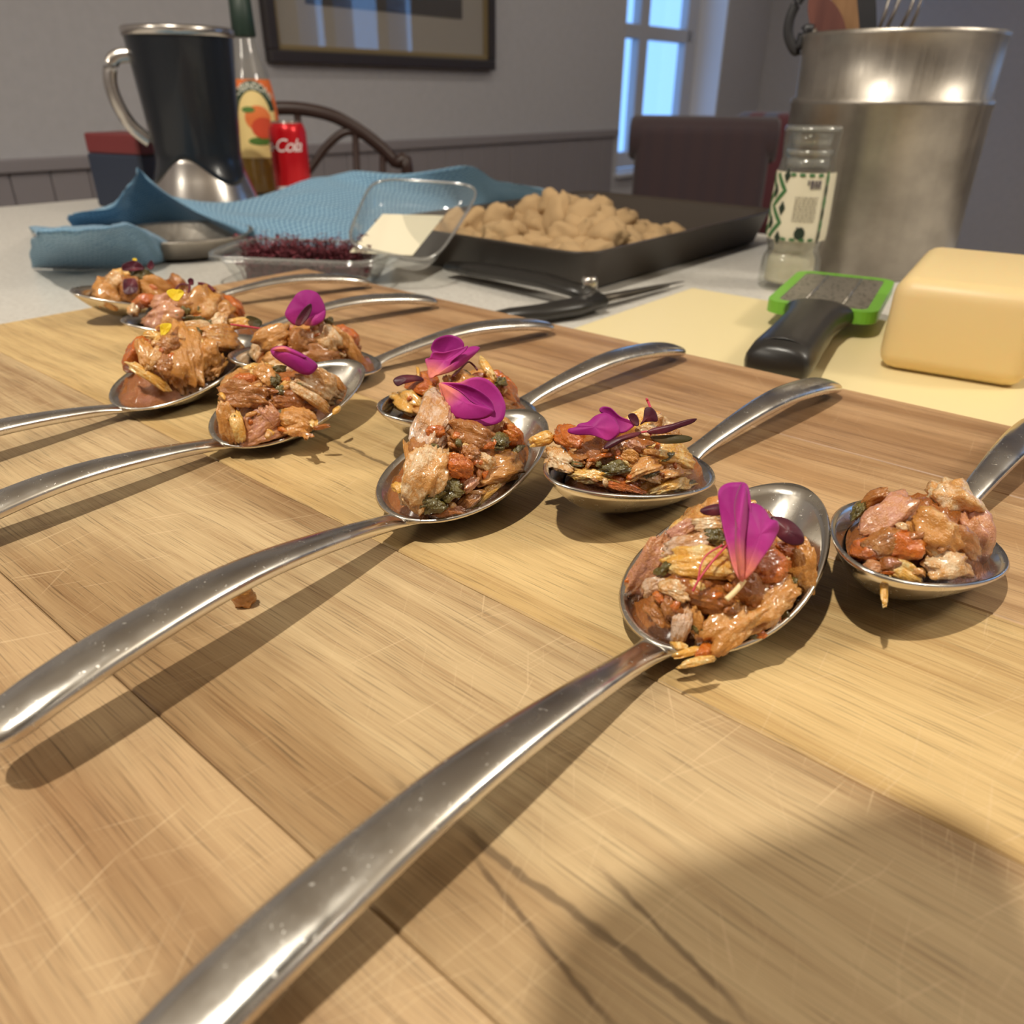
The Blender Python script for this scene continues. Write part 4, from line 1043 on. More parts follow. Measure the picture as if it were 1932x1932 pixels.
obj('end_ring', tube([(0.012, 0.017 * cos(a), 0.0135 + 0.0122 * sin(a)) for a in [2 * pi * k / 24 for k in range(25)]], 0.0006, 6), M('black_grip'), zest)
gx0, gx1, gw = zlen, zlen + 0.118, 0.070
def pt_frame(w0, x0, x1, wd, z, th):
    outer = loop_rect((x1 - x0) / 2, wd / 2, 0.012); inner = loop_rect((x1 - x0) / 2 - w0, wd / 2 - w0, 0.006)
    cx = (x0 + x1) / 2
    L = [[(cx + x, y, z) for x, y in inner], [(cx + x, y, z) for x, y in outer], [(cx + x, y, z + th) for x, y in outer], [(cx + x, y, z + th) for x, y in inner], [(cx + x, y, z) for x, y in inner]]
    v, f = loft(L, False, False); return mesh(v, f, False)
obj('frame', pt_frame(0.007, gx0, gx1, gw, 0.010, 0.008), M('lime_plastic'), zest)
MATS['grater_plate'] = lambda: (lambda n: n.set(color=n.ramp(n.node('ShaderNodeTexVoronoi', {'Vector': n.coord('Object', (1, 1, 1)), 'Scale': 260.0}), [(0.15, srgb(60, 56, 50)), (0.4, srgb(170, 165, 156))]), metal=0.8, rough=0.35))(NT('grater_plate'))
obj('blade_plate', box_mesh(gx1 - gx0 - 0.010, gw - 0.010, 0.0012, 0, org=((gx0 + gx1) / 2, 0, 0.0165)), M('grater_plate'), zest)
for yy in (-1, 1):
    obj('tooth_row', tube([(gx0 + 0.012, yy * 0.012, 0.0182), (gx1 - 0.012, yy * 0.012, 0.0182)], 0.0009, 6), M('grater_plate'), zest)
    obj('foot', box_mesh(0.012, 0.008, 0.0105, 0.002, org=(gx1 - 0.008, yy * 0.026, 0)), M('lime_plastic'), zest)
cp = at_z(1806, 664, ZB)
ck = thing('cheese_block', 'pale yellow block with rounded edges at the end of the cream board', 'cheese', cp, BOARD_ANG)
place(ck, cp, radians(58))
ckm = box_mesh(0.13, 0.075, 0.052, 0.010, 4); ckm.shade_smooth()
obj('body', ckm, NT('pale_cheese').set(color=srgb(228, 202, 148), rough=0.45, sss=0.2, ssss=0.01), ck)

# ------------------------------------------------------------------ kitchen scissors
piv = at_z(1106, 556, CT + 0.009)
sc_ = thing('kitchen_scissors', 'black handled kitchen scissors lying open by the tray', 'scissors', Vector((piv.x, piv.y, CT)), 0)
place(sc_, Vector((piv.x, piv.y, CT)), 0)
def rel(u, v, z): 
    q = at_z(u, v, CT + z); return q - sc_.matrix_basis.translation
def bar(pts, rad, flat, m, name):
    o = obj(name, tube(pts, rad, 12, True, flat), M(m), sc_); return o
bar([rel(1118, 560, .010), rel(1080, 545, .013), rel(1030, 530, .015), rel(970, 519, .014), rel(900, 508, .012), rel(850, 502, .010)], [.010, .011, .0115, .012, .012, .009], .5, 'black_grip', 'handle')
bar([rel(1128, 566, .009), rel(1080, 580, .008), rel(1020, 590, .0075), rel(960, 594, .007), rel(930, 596, .006)], [.011, .011, .010, .008, .005], .6, 'black_grip', 'handle')
obj('pivot_screw', lathe([(0.0001, 0.0235), (0.005, 0.0235), (0.0065, 0.022), (0.0065, 0.010)], 20), M('steel'), sc_, (0.002, 0.0, 0))
MATS['dark_blade'] = lambda: plain('grey_blade', srgb(110, 104, 96), 0.35, metal=0.8)
b0, b1 = rel(1118, 564, .010), rel(1290, 531, .004)
bar([b0, b0.lerp(b1, .3), b0.lerp(b1, .7), b1], [.0055, .0045, .0036, .0010], .35, 'dark_blade', 'blade')
b1 = rel(1262, 541, .004)
bar([b0 + Vector((0, 0, -.003)), b0.lerp(b1, .4) + Vector((0, 0, -.002)), b1], [.005, .004, .001], .3, 'dark_blade', 'blade')

# ------------------------------------------------------------------ clear box of cress with its lid
MATS['clear_plastic'] = lambda: clear_thin('clear_plastic', (0.95, 0.96, 0.95), 0.07, 0.06, 0.06)
pc = bd(-0.068, -0.005, CT)
PZ = 0.027
pa = [at_z(378, 484, CT + PZ), at_z(700, 497, CT + PZ), at_z(768, 462, CT + PZ), at_z(470, 447, CT + PZ)]
pcen = sum(pa, Vector()) / 4
pang = atan2((pa[1] - pa[0]).y, (pa[1] - pa[0]).x)
plen = ((pa[1] - pa[0]).length + (pa[2] - pa[3]).length) / 2; pwid = ((pa[3] - pa[0]).length + (pa[2] - pa[1]).length) / 2
tub = thing('cress_box', 'clear plastic box of dark purple cress', 'plastic box', Vector((pcen.x, pcen.y, CT)), pang)
place(tub, Vector((pcen.x, pcen.y, CT)), pang)
hx, hy = plen / 2, pwid / 2
v_, fc_ = rect_shell([(hx - .020, hy - .016, 0.0015, 0), (hx - .017, hy - .013, 0.003, 0), (hx - .006, hy - .006, PZ - .004, .004), (hx - .004, hy - .004, PZ - .001, .004), (hx, hy, PZ, .006), (hx + .001, hy + .001, PZ - .004, .006)], 0.020)
fc_ = fc_[:-1]
o = obj('tub', mesh(v_, fc_), M('clear_plastic'), tub)
rim_pts = [(x, y, PZ) for x, y in loop_rect(hx, hy, 0.026)]
MATS['plastic_rim'] = lambda: clear_thin('clear_plastic_rim', (0.80, 0.81, 0.80), 0.25, 0.1, 0.15)
obj('rim', tube(rim_pts + rim_pts[:1], 0.0013, 6, False), M('plastic_rim'), tub)
# cress: many thin red stems with small leaves, grown as one tangle
def cress_mesh(n, x0, x1, y0, y1, seed):
    random.seed(seed); vs_, fs = [], []
    for _ in range(n):
        x, y = random.uniform(x0, x1), random.uniform(y0, y1); h = random.uniform(0.024, 0.046) * (0.8 + 0.5 * random.random() ** 3)
        lx, ly = random.gauss(0, .006), random.gauss(0, .006); r = 0.00035
        b = len(vs_)
        for s in (0, .5, 1):
            cx, cy, cz = x + lx * s * s, y + ly * s * s, 0.004 + h * s * .62
            vs_ += [(cx + r, cy, cz), (cx - r * .5, cy + r * .87, cz), (cx - r * .5, cy - r * .87, cz)]
        for k in (0, 3):
            for q in range(3): fs.append((b + k + q, b + k + (q + 1) % 3, b + k + 3 + (q + 1) % 3, b + k + 3 + q))
        tx, ty, tz = x + lx, y + ly, 0.004 + h * .62
        for q in range(2):
            a = random.uniform(0, 6.3); l = random.uniform(.003, .0055); w = l * .38; up_ = random.uniform(-.3, .5) * l
            b = len(vs_); ca, sa = cos(a), sin(a)
            vs_ += [(tx, ty, tz), (tx + ca * l * .5 - sa * w, ty + sa * l * .5 + ca * w, tz + up_ * .6), (tx + ca * l, ty + sa * l, tz + up_), (tx + ca * l * .5 + sa * w, ty + sa * l * .5 - ca * w, tz + up_ * .6)]
            fs.append((b, b + 1, b + 2, b + 3))
    return mesh(vs_, fs)
MATS['cress_red'] = lambda: (lambda n: n.set(color=n.ramp(n.noise(n.coord('Object'), 300, 2), [(0.35, srgb(70, 26, 36)), (0.65, srgb(128, 54, 64))]), rough=0.6))(NT('purple_cress'))
cl_ = obj('cress', cress_mesh(1500, -hx + .026, hx * .42, -hy + .020, hy - .022, 4), M('cress_red'), tub); cl_['kind'] = 'stuff'
cl_ = obj('cress', cress_mesh(330, hx * .58, hx - .024, -hy + .020, hy - .03, 9), M('cress_red'), tub); cl_['kind'] = 'stuff'
# lid leaning open against the tray
lA, lB = at_z(646, 486, CT + 0.029), at_z(815, 520, CT + 0.013)
lC = at_depth(908, 372, 0.775); lD = at_depth(700, 358, 0.79)
lid = thing('box_lid', 'clear plastic lid with a blank cream label leaning on the tray', 'lid', lA, 0)
place(lid, lA, 0)
def lid_pt(s, t, off=0.0):
    p = lA.lerp(lB, s).lerp(lD.lerp(lC, s), t)
    nrm = (lB - lA).cross(lD - lA).normalized()
    return p + nrm * off - lA
def rr(s, t):    # square -> rounded square
    x, y = 2 * s - 1, 2 * t - 1
    k = 5.0; m_ = max(abs(x), abs(y), 1e-6); d = max((abs(x) ** k + abs(y) ** k) ** (1 / k), 1e-6)
    return 0.5 + 0.5 * x * m_ / d, 0.5 + 0.5 * y * m_ / d
def lid_fn(s, t):
    s2, t2 = rr(s, t); e = max(abs(2 * s - 1), abs(2 * t - 1))
    off = -0.020 * max(0, 1 - max(0, (e - 0.80) / 0.2) ** 1.5)
    return lid_pt(s2, t2, off + 0.012)
obj('shell', grid(lid_fn, 40, 40), M('clear_plastic'), lid)
rp = [lid_pt(*rr(*q), 0.012) for q in [(k / 20, 0) for k in range(20)] + [(1, k / 20) for k in range(20)] + [(1 - k / 20, 1) for k in range(20)] + [(0, 1 - k / 20) for k in range(20)]]
obj('rim', tube(rp + rp[:1], 0.0014, 6, False), M('plastic_rim'), lid)
lab_n = (lB - lA).cross(lD - lA).normalized()
lab_p = lA + lid_pt(0.5, 0.5, -0.0075)
q4 = [on_plane(u, v, lab_p, lab_n) - lA for u, v in ((660, 476), (778, 482), (838, 407), (722, 404))]
o = obj('paper_label', mesh(q4, [(0, 1, 2, 3)], False), plain('cream_paper', srgb(235, 226, 200), 0.7), lid); solid(o, 0.0004, 0)

# ------------------------------------------------------------------ blue cloth
def cloth_mat():
    n = NT('blue_cloth')
    co = n.coord('UV', (1, 1, 1))
    ch_ = n.node('ShaderNodeTexBrick', {'Vector': co, 'Scale': 1.0, 'Color1': (1, 1, 1, 1), 'Color2': (1, 1, 1, 1), 'Mortar': (0, 0, 0, 1), 'Mortar Size': 0.22, 'Brick Width': 1.0, 'Row Height': 0.8})
    big = n.noise(n.coord('Object'), 25, 3)
    c = n.mix(ch_, srgb(88, 130, 162), srgb(158, 192, 212))
    return n.set(color=c, rough=0.85, sheen=0.2, normal=n.bump(ch_, 0.6, 0.0012))
MATS['blue_cloth'] = cloth_mat
def cloth_sheet(front, ridge, back, name, par, nu=110, nv=36, seed=3, amp=0.006, cell=0.0072):
    """crumpled sheet: front hem on the worktop, a raised ridge, back hem"""
    def pl(tab, s):
        s *= len(tab) - 1; i = min(int(s), len(tab) - 2); t = s - i
        p0, p1, p2, p3 = tab[max(i - 1, 0)], tab[i], tab[i + 1], tab[min(i + 2, len(tab) - 1)]
        return 0.5 * ((2 * p1) + (p2 - p0) * t + (2 * p0 - 5 * p1 + 4 * p2 - p3) * t * t + (3 * p1 - p0 - 3 * p2 + p3) * t ** 3)
    org = par.matrix_basis.translation
    W = sum((front[i + 1] - front[i]).length for i in range(len(front) - 1))
    def fn(s, t):
        a, r, b = pl(front, s), pl(ridge, s), pl(back, s)
        if t < 0.5:
            q = t * 2; p = a.lerp(r, q); p.z = a.z + (r.z - a.z) * (q ** 0.85)
        else:
            q = t * 2 - 1; p = r.lerp(b, q); p.z = r.z + (b.z - r.z) * q ** 1.3
        w = sin(pi * min(1, t * 1.15)) ** 0.7
        d = amp * (nz(s * 9 + seed, t * 3, seed) + 0.6 * nz(s * 20 + t * 9, t * 7 + seed, 2.0)) * w
        p = p + ZU * d + E2 * (d * 1.2)
        p.z = max(p.z, CT + 0.0015)
        return p - org
    me = grid(fn, nu, nv)
    uv = me.uv_layers.new(name='uv')
    for poly in me.polygons:
        for li in poly.loop_indices:
            vi = me.loops[li].vertex_index; i, j = divmod(vi, nv + 1)
            uv.data[li].uv = (i / nu * W / cell, j / nv * 0.34 / cell)
    o = obj(name, me, M('blue_cloth'), par); solid(o, 0.0008, 0)
    return o
def upr(u, v, dep): return at_depth(u, v, dep)
def cnt(u, v, z=0.002): return at_z(u, v, CT + z)
clo = thing('cleaning_cloth', 'crumpled light blue dotted cleaning cloth lying across the worktop', 'cloth', cnt(560, 470), 0)
place(clo, cnt(560, 470), 0)
fr_ = [cnt(130, 450), cnt(240, 446), cnt(330, 436), cnt(420, 448), cnt(520, 474), cnt(640, 470), cnt(760, 444), cnt(860, 416), cnt(960, 388), cnt(1045, 370)]
rd_ = [upr(130, 400, .98), upr(210, 380, .98), upr(250, 345, .97), upr(263, 320, .97), upr(285, 345, .97), upr(330, 372, .98), upr(440, 380, 1.0), upr(560, 337, 1.03), upr(640, 331, 1.05), upr(740, 329, 1.05), upr(885, 317, 1.05), upr(945, 346, 1.08), upr(1038, 360, 1.13)]
bk_ = [at_depth(u, 300, 1.10 + .06 * (u > 900), CT + .004) for u in (130, 210, 250, 263, 285, 330, 440, 560, 640, 740, 885, 950, 1038)]
cloth_sheet(fr_, rd_, bk_, 'sheet', clo, seed=3, amp=0.007)
fr2 = [cnt(60, 505), cnt(150, 508), cnt(240, 505), cnt(300, 496), cnt(330, 482)]
rd2 = [cnt(60, 440, .05), cnt(150, 436, .05), cnt(240, 428, .045), cnt(285, 445, .032), cnt(326, 472, .012)]
bk2 = [cnt(60, 440), cnt(150, 440), cnt(240, 440), cnt(300, 450), cnt(332, 468)]
cloth_sheet(fr2, rd2, bk2, 'folded_corner', clo, 50, 24, 8, 0.004)

# ------------------------------------------------------------------ steel dish under the cloth
dp = cnt(350, 478, 0)
dish = thing('steel_dish', 'shallow steel dish half covered by the blue cloth', 'dish', dp, 0)
place(dish, dp)
obj('bowl', lathe([(0.0001, 0.0005), (0.040, 0.0005), (0.055, 0.006), (0.066, 0.020), (0.070, 0.0225), (0.071, 0.0215), (0.067, 0.019), (0.056, 0.004), (0.040, -0.0008 + 0.001)], 48), M('brushed'), dish)

# ------------------------------------------------------------------ dark jug with wavy steel base
jd = 1.19
jt, jb = at_depth(345, 50, jd), at_depth(396, 385, jd)
jp = at_depth(393, 400, jd, CT)
jug = thing('tapered_jug', 'dark blue-black tapered jug with silver rim and wavy steel base', 'jug', jp, 0)
place(jug, jp)
dep_ = (Vector((jp.x, jp.y, 0.05)) - CAM).dot(FW)
jz_top = z_at(jp, 52); jz_base = z_at(jp, 310)
jh = jz_top - CT
jr_top = 0.5 * 198 * ((Vector((jp.x, jp.y, jz_top)) - CAM).dot(FW)) / F_PX
jr_bot = 0.5 * 150 * ((Vector((jp.x, jp.y, jz_base)) - CAM).dot(FW)) / F_PX
MATS['jug_body'] = lambda: plain('blue_black_enamel', srgb(24, 28, 34), 0.28, spec=0.5, coat=0.2)
MATS['satin_steel'] = lambda: plain('satin_steel', (0.62, 0.58, 0.54, 1), 0.25, metal=1.0)
ja = face_ang(jp)
zb_ = jz_base - CT
base_prof = [(jr_bot * 1.30, 0.0), (jr_bot * 1.34, 0.006), (jr_bot * 1.28, zb_ * .35), (jr_bot * 1.12, zb_ * .75), (jr_bot * 1.0, zb_ * 1.05), (jr_bot * 0.97, zb_ * 1.3)]
def base_r(z): return interp(z, [(q[1], q[0]) for q in base_prof])
def jug_fn(s, t):
    a = ja + pi + 2 * pi * s
    zlow = zb_ - 0.006 + 0.016 * cos(3 * (a - ja) + 1.1)
    z = zlow + (jh - zlow) * t
    f = (z - zb_) / (jh - zb_)
    r = jr_bot + (jr_top - jr_bot) * (f if f > 0 else f * 0.3)
    r = max(r, base_r(z) + 0.0016)
    return (r * cos(a), r * sin(a), z)
solid(obj('body', grid(jug_fn, 96, 24), M('jug_body'), jug), 0.0012, -1)
obj('base', lathe([(0.0001, 0.0)] + base_prof + [(0.0001, zb_ * 1.3)], 56), M('satin_steel'), jug)
obj('rim', lathe([(jr_top - .003, jh - .010), (jr_top + .0012, jh - .010), (jr_top + .0018, jh - .002), (jr_top, jh), (jr_top - .003, jh - .002)], 56, closed=True), M('satin_steel'), jug)
rt2 = Vector((-sin(ja), cos(ja), 0)); rt2 = -rt2 if rt2.dot(RT) > 0 else rt2
hp = [rt2 * r + ZU * z for r, z in ((jr_top * .93, jh * .86), (jr_top * 1.22, jh * .84), (jr_top * 1.36, jh * .74), (jr_top * 1.32, jh * .62), (jr_top * 1.14, jh * .50), (jr_bot * 1.05, jh * .42))]
def spline(P, m=6):
    Q = []
    for i in range(len(P) - 1):
        p0, p1, p2, p3 = P[max(i - 1, 0)], P[i], P[i + 1], P[min(i + 2, len(P) - 1)]
        for k in range(m):
            t = k / m; Q.append(0.5 * ((2 * p1) + (p2 - p0) * t + (2 * p0 - 5 * p1 + 4 * p2 - p3) * t * t + (3 * p1 - p0 - 3 * p2 + p3) * t ** 3))
    return Q + [P[-1]]
obj('handle', tube(spline(hp), 0.0052, 10, True, 1.6), M('satin_steel'), jug)

# ------------------------------------------------------------------ squash bottle
bp = at_depth(500, 360, 1.42, CT)
bdep = (bp + ZU * .1 - CAM).dot(FW)
bR = 0.5 * 84 * bdep / F_PX
zt_sh, zt_nk = z_at(bp, 150) - CT, z_at(bp, 62) - CT
bot = thing('squash_bottle', 'clear squash bottle with orange fruit label and green cap', 'bottle', bp, 0)
place(bot, bp)
MATS['bottle_clear'] = lambda: clear_thin('clear_bottle', (0.93, 0.93, 0.90), 0.06, 0.04, 0.03)
zA, zB_, zC = z_at(bp, 215) - CT, zt_sh, zt_nk
nkR = bR * 0.40
prof = [(bR * .92, 0.0), (bR, 0.006), (bR, zA * .9), (bR * 1.0, zA), (bR * .93, (zA + zB_) / 2), (bR * .82, zB_), (bR * .56, (zB_ * .45 + zC * .55)), (nkR, zC), (nkR, zC + 0.022)]
prof = [(0.0001, 0.0)] + prof
brf = lambda z: catmull(z, [(p[1] + i * 1e-5, p[0]) for i, p in enumerate(prof[1:])])
zz = [i / 60 * (zC + 0.02) for i in range(61)]
obj('glass', lathe([(0.0001, 0.0)] + [(brf(z), z) for z in zz], 48, False), M('bottle_clear'), bot)
zliq = z_at(bp, 149) - CT
MATS['squash'] = lambda: NT('orange_squash').set(color=srgb(196, 150, 60), rough=0.15, trans=0.35, ior=1.33)
obj('squash', lathe([(0.0001, 0.004)] + [(brf(z) - .0012, max(z, .004)) for z in [i / 30 * zliq for i in range(31)]] + [(0.0001, zliq)], 48), M('squash'), bot)
ztop = zC + 0.02
MATS['cap_green'] = lambda: plain('dark_green_cap', srgb(34, 52, 44), 0.45)
cap_z0 = z_at(bp, 70) - CT; cap_z1 = cap_z0 + 0.05
obj('cap', lathe([(nkR * 1.15, cap_z0), (nkR * 1.25, cap_z0 + .002), (nkR * 1.15, cap_z1), (nkR * 1.0, cap_z1 + .003), (0.0001, cap_z1 + .003)], 32), M('cap_green'), bot)
ba = face_ang(bp)
def on_b(z): return brf(z) + 0.0006
lz0, lz1 = z_at(bp, 295) - CT, z_at(bp, 150) - CT
MATS['label_orange'] = lambda: plain('label_orange', srgb(226, 112, 48), 0.5)
MATS['label_cream'] = lambda: plain('label_cream', srgb(236, 208, 140), 0.5)
MATS['label_green'] = lambda: plain('label_green', srgb(38, 62, 42), 0.5)
MATS['label_white'] = lambda: plain('label_white', srgb(236, 232, 214), 0.5)
MATS['fruit_orange'] = lambda: plain('fruit_orange', srgb(226, 120, 60), 0.5)
MATS['fruit_red'] = lambda: plain('fruit_red', srgb(206, 74, 44), 0.5)
MATS['leaf_print'] = lambda: plain('leaf_print', srgb(84, 120, 50), 0.5)
lb = obj('label', cyl_patch(on_b, ba - 1.35, ba + 1.35, lz0, lz1, 40, 20), M('label_orange'), bot)
def disc_print(name, ca, cz, ra, rz, m, lift, par, rf, R, a0=0, a1=2 * pi, rin=0.0, n=28):
    vs_, fs = [], []
    for j in range(5):
        f = rin + (1 - rin) * j / 4
        for i in range(n + 1):
            a = a0 + (a1 - a0) * i / n
            z = cz + rz * f * sin(a); an = ca - ra * f * cos(a) / R
            r = rf(z) + lift
            vs_.append((r * cos(an), r * sin(an), z))
    for j in range(4):
        for i in range(n): fs.append((j * (n + 1) + i, j * (n + 1) + i + 1, (j + 1) * (n + 1) + i + 1, (j + 1) * (n + 1) + i))
    return obj(name, mesh(vs_, fs), M(m), par)
za = z_at(bp, 214) - CT
rad_ = bR * .95
disc_print('cream_panel', ba, za, rad_, rad_ * 1.0, 'label_cream', .0004, lb, on_b, bR, 0, pi)
lb2 = obj('cream_panel', cyl_patch(lambda z: on_b(z) + .0004, ba - rad_ / bR, ba + rad_ / bR, lz0, za, 30, 12), M('label_cream'), lb)
disc_print('green_arch', ba, za, rad_ * 1.05, rad_ * 1.36, 'label_green', .0007, lb, on_b, bR, 0.10, pi - 0.10, 0.70)
disc_print('fruit_print', ba + .12, z_at(bp, 222) - CT, bR * .55, bR * .5, 'fruit_orange', .0008, lb, on_b, bR)
disc_print('fruit_print', ba + .30, z_at(bp, 240) - CT, bR * .5, bR * .42, 'fruit_red', .0011, lb, on_b, bR)
disc_print('leaf_print', ba - .25, z_at(bp, 206) - CT, bR * .28, bR * .12, 'leaf_print', .0010, lb, on_b, bR)
disc_print('fruit_print', ba + .1, z_at(bp, 264) - CT, bR * .5, bR * .16, 'leaf_print', .0010, lb, on_b, bR)
tm = text_mesh('ROBINSONS', bR * 0.42, 0, 1.0)
for v in tm.vertices: v.co.x *= 0.84
tm = arch(tm, rad_ * 1.02, za + rad_ * 1.0)
for v in tm.vertices:
    z = v.co.y; an = ba + v.co.x / bR; r = on_b(z) + .0012
    v.co = Vector((r * cos(an), r * sin(an), z))
obj('lettering', tm, M('label_white'), lb)

# ------------------------------------------------------------------ red drinks can
kp = at_depth(553, 345, 1.33, CT)
kR = 0.5 * 68 * ((kp + ZU * .05 - CAM).dot(FW)) / F_PX
kz = z_at(kp, 229) - CT
can = thing('drinks_can', 'red drinks can with white script lettering', 'can', kp, 0)
place(can, kp)
MATS['can_red'] = lambda: plain('red_can_paint', srgb(206, 24, 34), 0.25, metal=0.35)
MATS['can_white'] = lambda: plain('white_can_print', srgb(240, 232, 230), 0.35)
obj('body', lathe([(0.0001, .004), (kR * .72, .004), (kR * .78, 0), (kR, .012), (kR, kz - .014), (kR * .93, kz - .007), (kR * .84, kz - .002)], 48), M('can_red'), can)
obj('lid', lathe([(kR * .84, kz - .002), (kR * .84, kz), (kR * .80, kz), (kR * .78, kz - .004), (0.0001, kz - .004)], 40), M('satin_steel'), can)
ka = face_ang(kp)
tm = text_mesh('Coca-Cola', kR * 0.92, 0.35, 0.86)
obj('lettering', wrap(tm, kR + .0006, ka - 1.0, z_at(kp, 284) - CT), M('can_white'), can)
disc_print('ribbon', ka + 0.1, kz * .18, kR * 1.2, kR * .10, 'can_white', .0006, can, lambda z: kR, kR)
obj('pull_tab', tube([(0.004, 0, kz - .003), (kR * .3, 0, kz - .0015), (kR * .5, 0, kz - .002)], .003, 8, True, .3), M('satin_steel'), can)

# ------------------------------------------------------------------ carton behind the jug
np_ = at_depth(262, 345, 1.32, CT)
crt = thing('navy_carton', 'small navy and red carton standing behind the dark jug', 'carton', np_, 0)
place(crt, np_, BOARD_ANG + 0.3)
ch1 = z_at(np_, 288) - CT; ch2 = z_at(np_, 250) - CT
obj('body', box_mesh(0.10, 0.07, ch1, 0.003), plain('navy_card', srgb(40, 48, 66), 0.5), crt)
obj('top_flap', box_mesh(0.098, 0.068, ch2 - ch1, 0.003, org=(0, 0, ch1)), plain('red_card', srgb(112, 44, 46), 0.5), crt)

# ------------------------------------------------------------------ salt grinder
gp = at_z(1484, 541, CT)
gdep = (gp + ZU * .06 - CAM).dot(FW)
grn = thing('salt_grinder', 'clear glass salt grinder with green zigzag label', 'salt grinder', gp, 0)
place(grn, gp)
gh = z_at(gp, 236) - CT
def gz(v): return z_at(gp, v) - CT
def gw_(px, v): return 0.5 * px * ((Vector((gp.x, gp.y, z_at(gp, v))) - CAM).dot(FW)) / F_PX
MATS['glass_clear'] = lambda: clear_thin('grinder_glass', (0.90, 0.91, 0.88), 0.08, 0.05, 0.05)
gprof = [(gw_(104, 540), 0), (gw_(108, 530), gz(528)), (gw_(104, 480), gz(484)), (gw_(92, 470), gz(472)), (gw_(98, 460), gz(458)), (gw_(106, 440), gz(440)), (gw_(106, 330), gz(330)), (gw_(104, 322), gz(318)), (gw_(98, 300), gz(300)), (gw_(100, 290), gz(288)), (gw_(104, 260), gz(258)), (gw_(106, 240), gh - .002), (gw_(102, 238), gh)]
tabg = sorted([(z, r) for r, z in gprof])
grf = lambda z: catmull(z, tabg)
obj('glass', lathe([(0.0001, 0)] + [(grf(gh * i / 50), gh * i / 50) for i in range(51)] + [(0.0001, gh)], 48, False), M('glass_clear'), grn)
MATS['salt_white'] = lambda: (lambda n: n.set(color=srgb(214, 206, 180), rough=0.7, normal=n.bump(n.noise(n.coord('Object'), 1800, 2), 0.8, 0.001), sss=0.1, ssss=0.003))(NT('coarse_salt'))
obj('salt', lathe([(0.0001, gz(528))] + [(grf(z) - .005, z) for z in [gz(528) + (gz(440) - gz(528)) * i / 16 for i in range(17)]] + [(0.0001, gz(440))], 40), M('salt_white'), grn)
MATS['grinder_part'] = lambda: clear_thin('clear_mechanism', (0.72, 0.72, 0.68), 0.16, 0.15, 0.22)
for v0, v1, f in ((318, 296, .80), (292, 282, .86), (276, 250, .70), (246, 239, .94)):
    obj('mechanism_ring', lathe([(0.0001, gz(v0)), (grf(gz(v0)) * f, gz(v0)), (grf(gz(v1)) * f, gz(v1)), (0.0001, gz(v1))], 28), M('grinder_part'), grn)
ga = face_ang(gp)
def on_g(z): return grf(z) + .0005
lzb, lzt = gz(448), gz(322)
MATS['grinder_label'] = lambda: plain('pale_label', srgb(222, 214, 190), 0.55)
MATS['pattern_green'] = lambda: plain('pattern_green', srgb(64, 112, 66), 0.5)
MATS['pattern_dark'] = lambda: plain('pattern_dark', srgb(36, 50, 38), 0.5)
MATS['print_grey'] = lambda: plain('print_grey', srgb(96, 88, 92), 0.5)
MATS['print_light'] = lambda: plain('print_light', srgb(176, 168, 150), 0.5)
gl = obj('label', cyl_patch(on_g, ga - 1.9, ga + 1.5, lzb, lzt, 40, 14), M('grinder_label'), grn)
gRm = grf((lzb + lzt) / 2)
def strip(pts, w, m, lift=.0005, name='zigzag'):     # band printed on the label: (angle offset, height fraction)
    vs_, fs = [], []
    P = []
    for i in range(len(pts) - 1):
        for k in range(5): P.append((pts[i][0] + (pts[i + 1][0] - pts[i][0]) * k / 5, pts[i][1] + (pts[i + 1][1] - pts[i][1]) * k / 5))
    P.append(pts[-1])
    Q = [(a * gRm, lzb + (lzt - lzb) * f) for a, f in P]
    for i, (x, z) in enumerate(Q):
        x0, z0 = Q[max(i - 1, 0)]; x1, z1 = Q[min(i + 1, len(Q) - 1)]
        l = max(math.hypot(x1 - x0, z1 - z0), 1e-6); nx_, nz_ = -(z1 - z0) / l, (x1 - x0) / l
        for s in (-1, 1):
            zz_ = z + s * w * 0.5 * nz_; aa = ga + (x + s * w * 0.5 * nx_) / gRm
            r = on_g(zz_) + lift; vs_.append((r * cos(aa), r * sin(aa), zz_))
    for i in range(len(P) - 1): fs.append((2 * i, 2 * i + 2, 2 * i + 3, 2 * i + 1))
    return obj(name, mesh(vs_, fs), M(m), gl)
LEFT = -1 if Vector((cos(ga - .5), sin(ga - .5), 0)).dot(RT) < Vector((cos(ga), sin(ga), 0)).dot(RT) else 1
zg = [(LEFT * (0.62 if i % 2 else 1.05), 0.97 - i * 0.235) for i in range(5)]
strip(zg, 0.0036, 'pattern_green')
strip([(LEFT * (a * LEFT + 0.42), f) for a, f in zg], 0.0036, 'pattern_green')
for i in range(5):
    a_ = LEFT * (0.62 if i % 2 == 0 else 1.02); f_2 = 0.95 - i * 0.235
    disc_print('diamond', ga + a_, lzb + (lzt - lzb) * max(min(f_2, .95), .04), .0030, .0058, 'pattern_dark', .0008, gl, on_g, gRm, n=4)
for i in range(6):
    disc_print('border_mark', ga - LEFT * 0.78, lzb + (lzt - lzb) * (0.08 + .168 * i), .0014, .0060, 'pattern_green' if i % 2 else 'pattern_dark', .0008, gl, on_g, gRm, n=8)
for i in range(4):
    for zf in (.03, .97):
        disc_print('border_mark', ga + LEFT * (0.40 - i * 0.30), lzb + (lzt - lzb) * zf, .0026, .0014, 'pattern_green', .0008, gl, on_g, gRm, n=8)
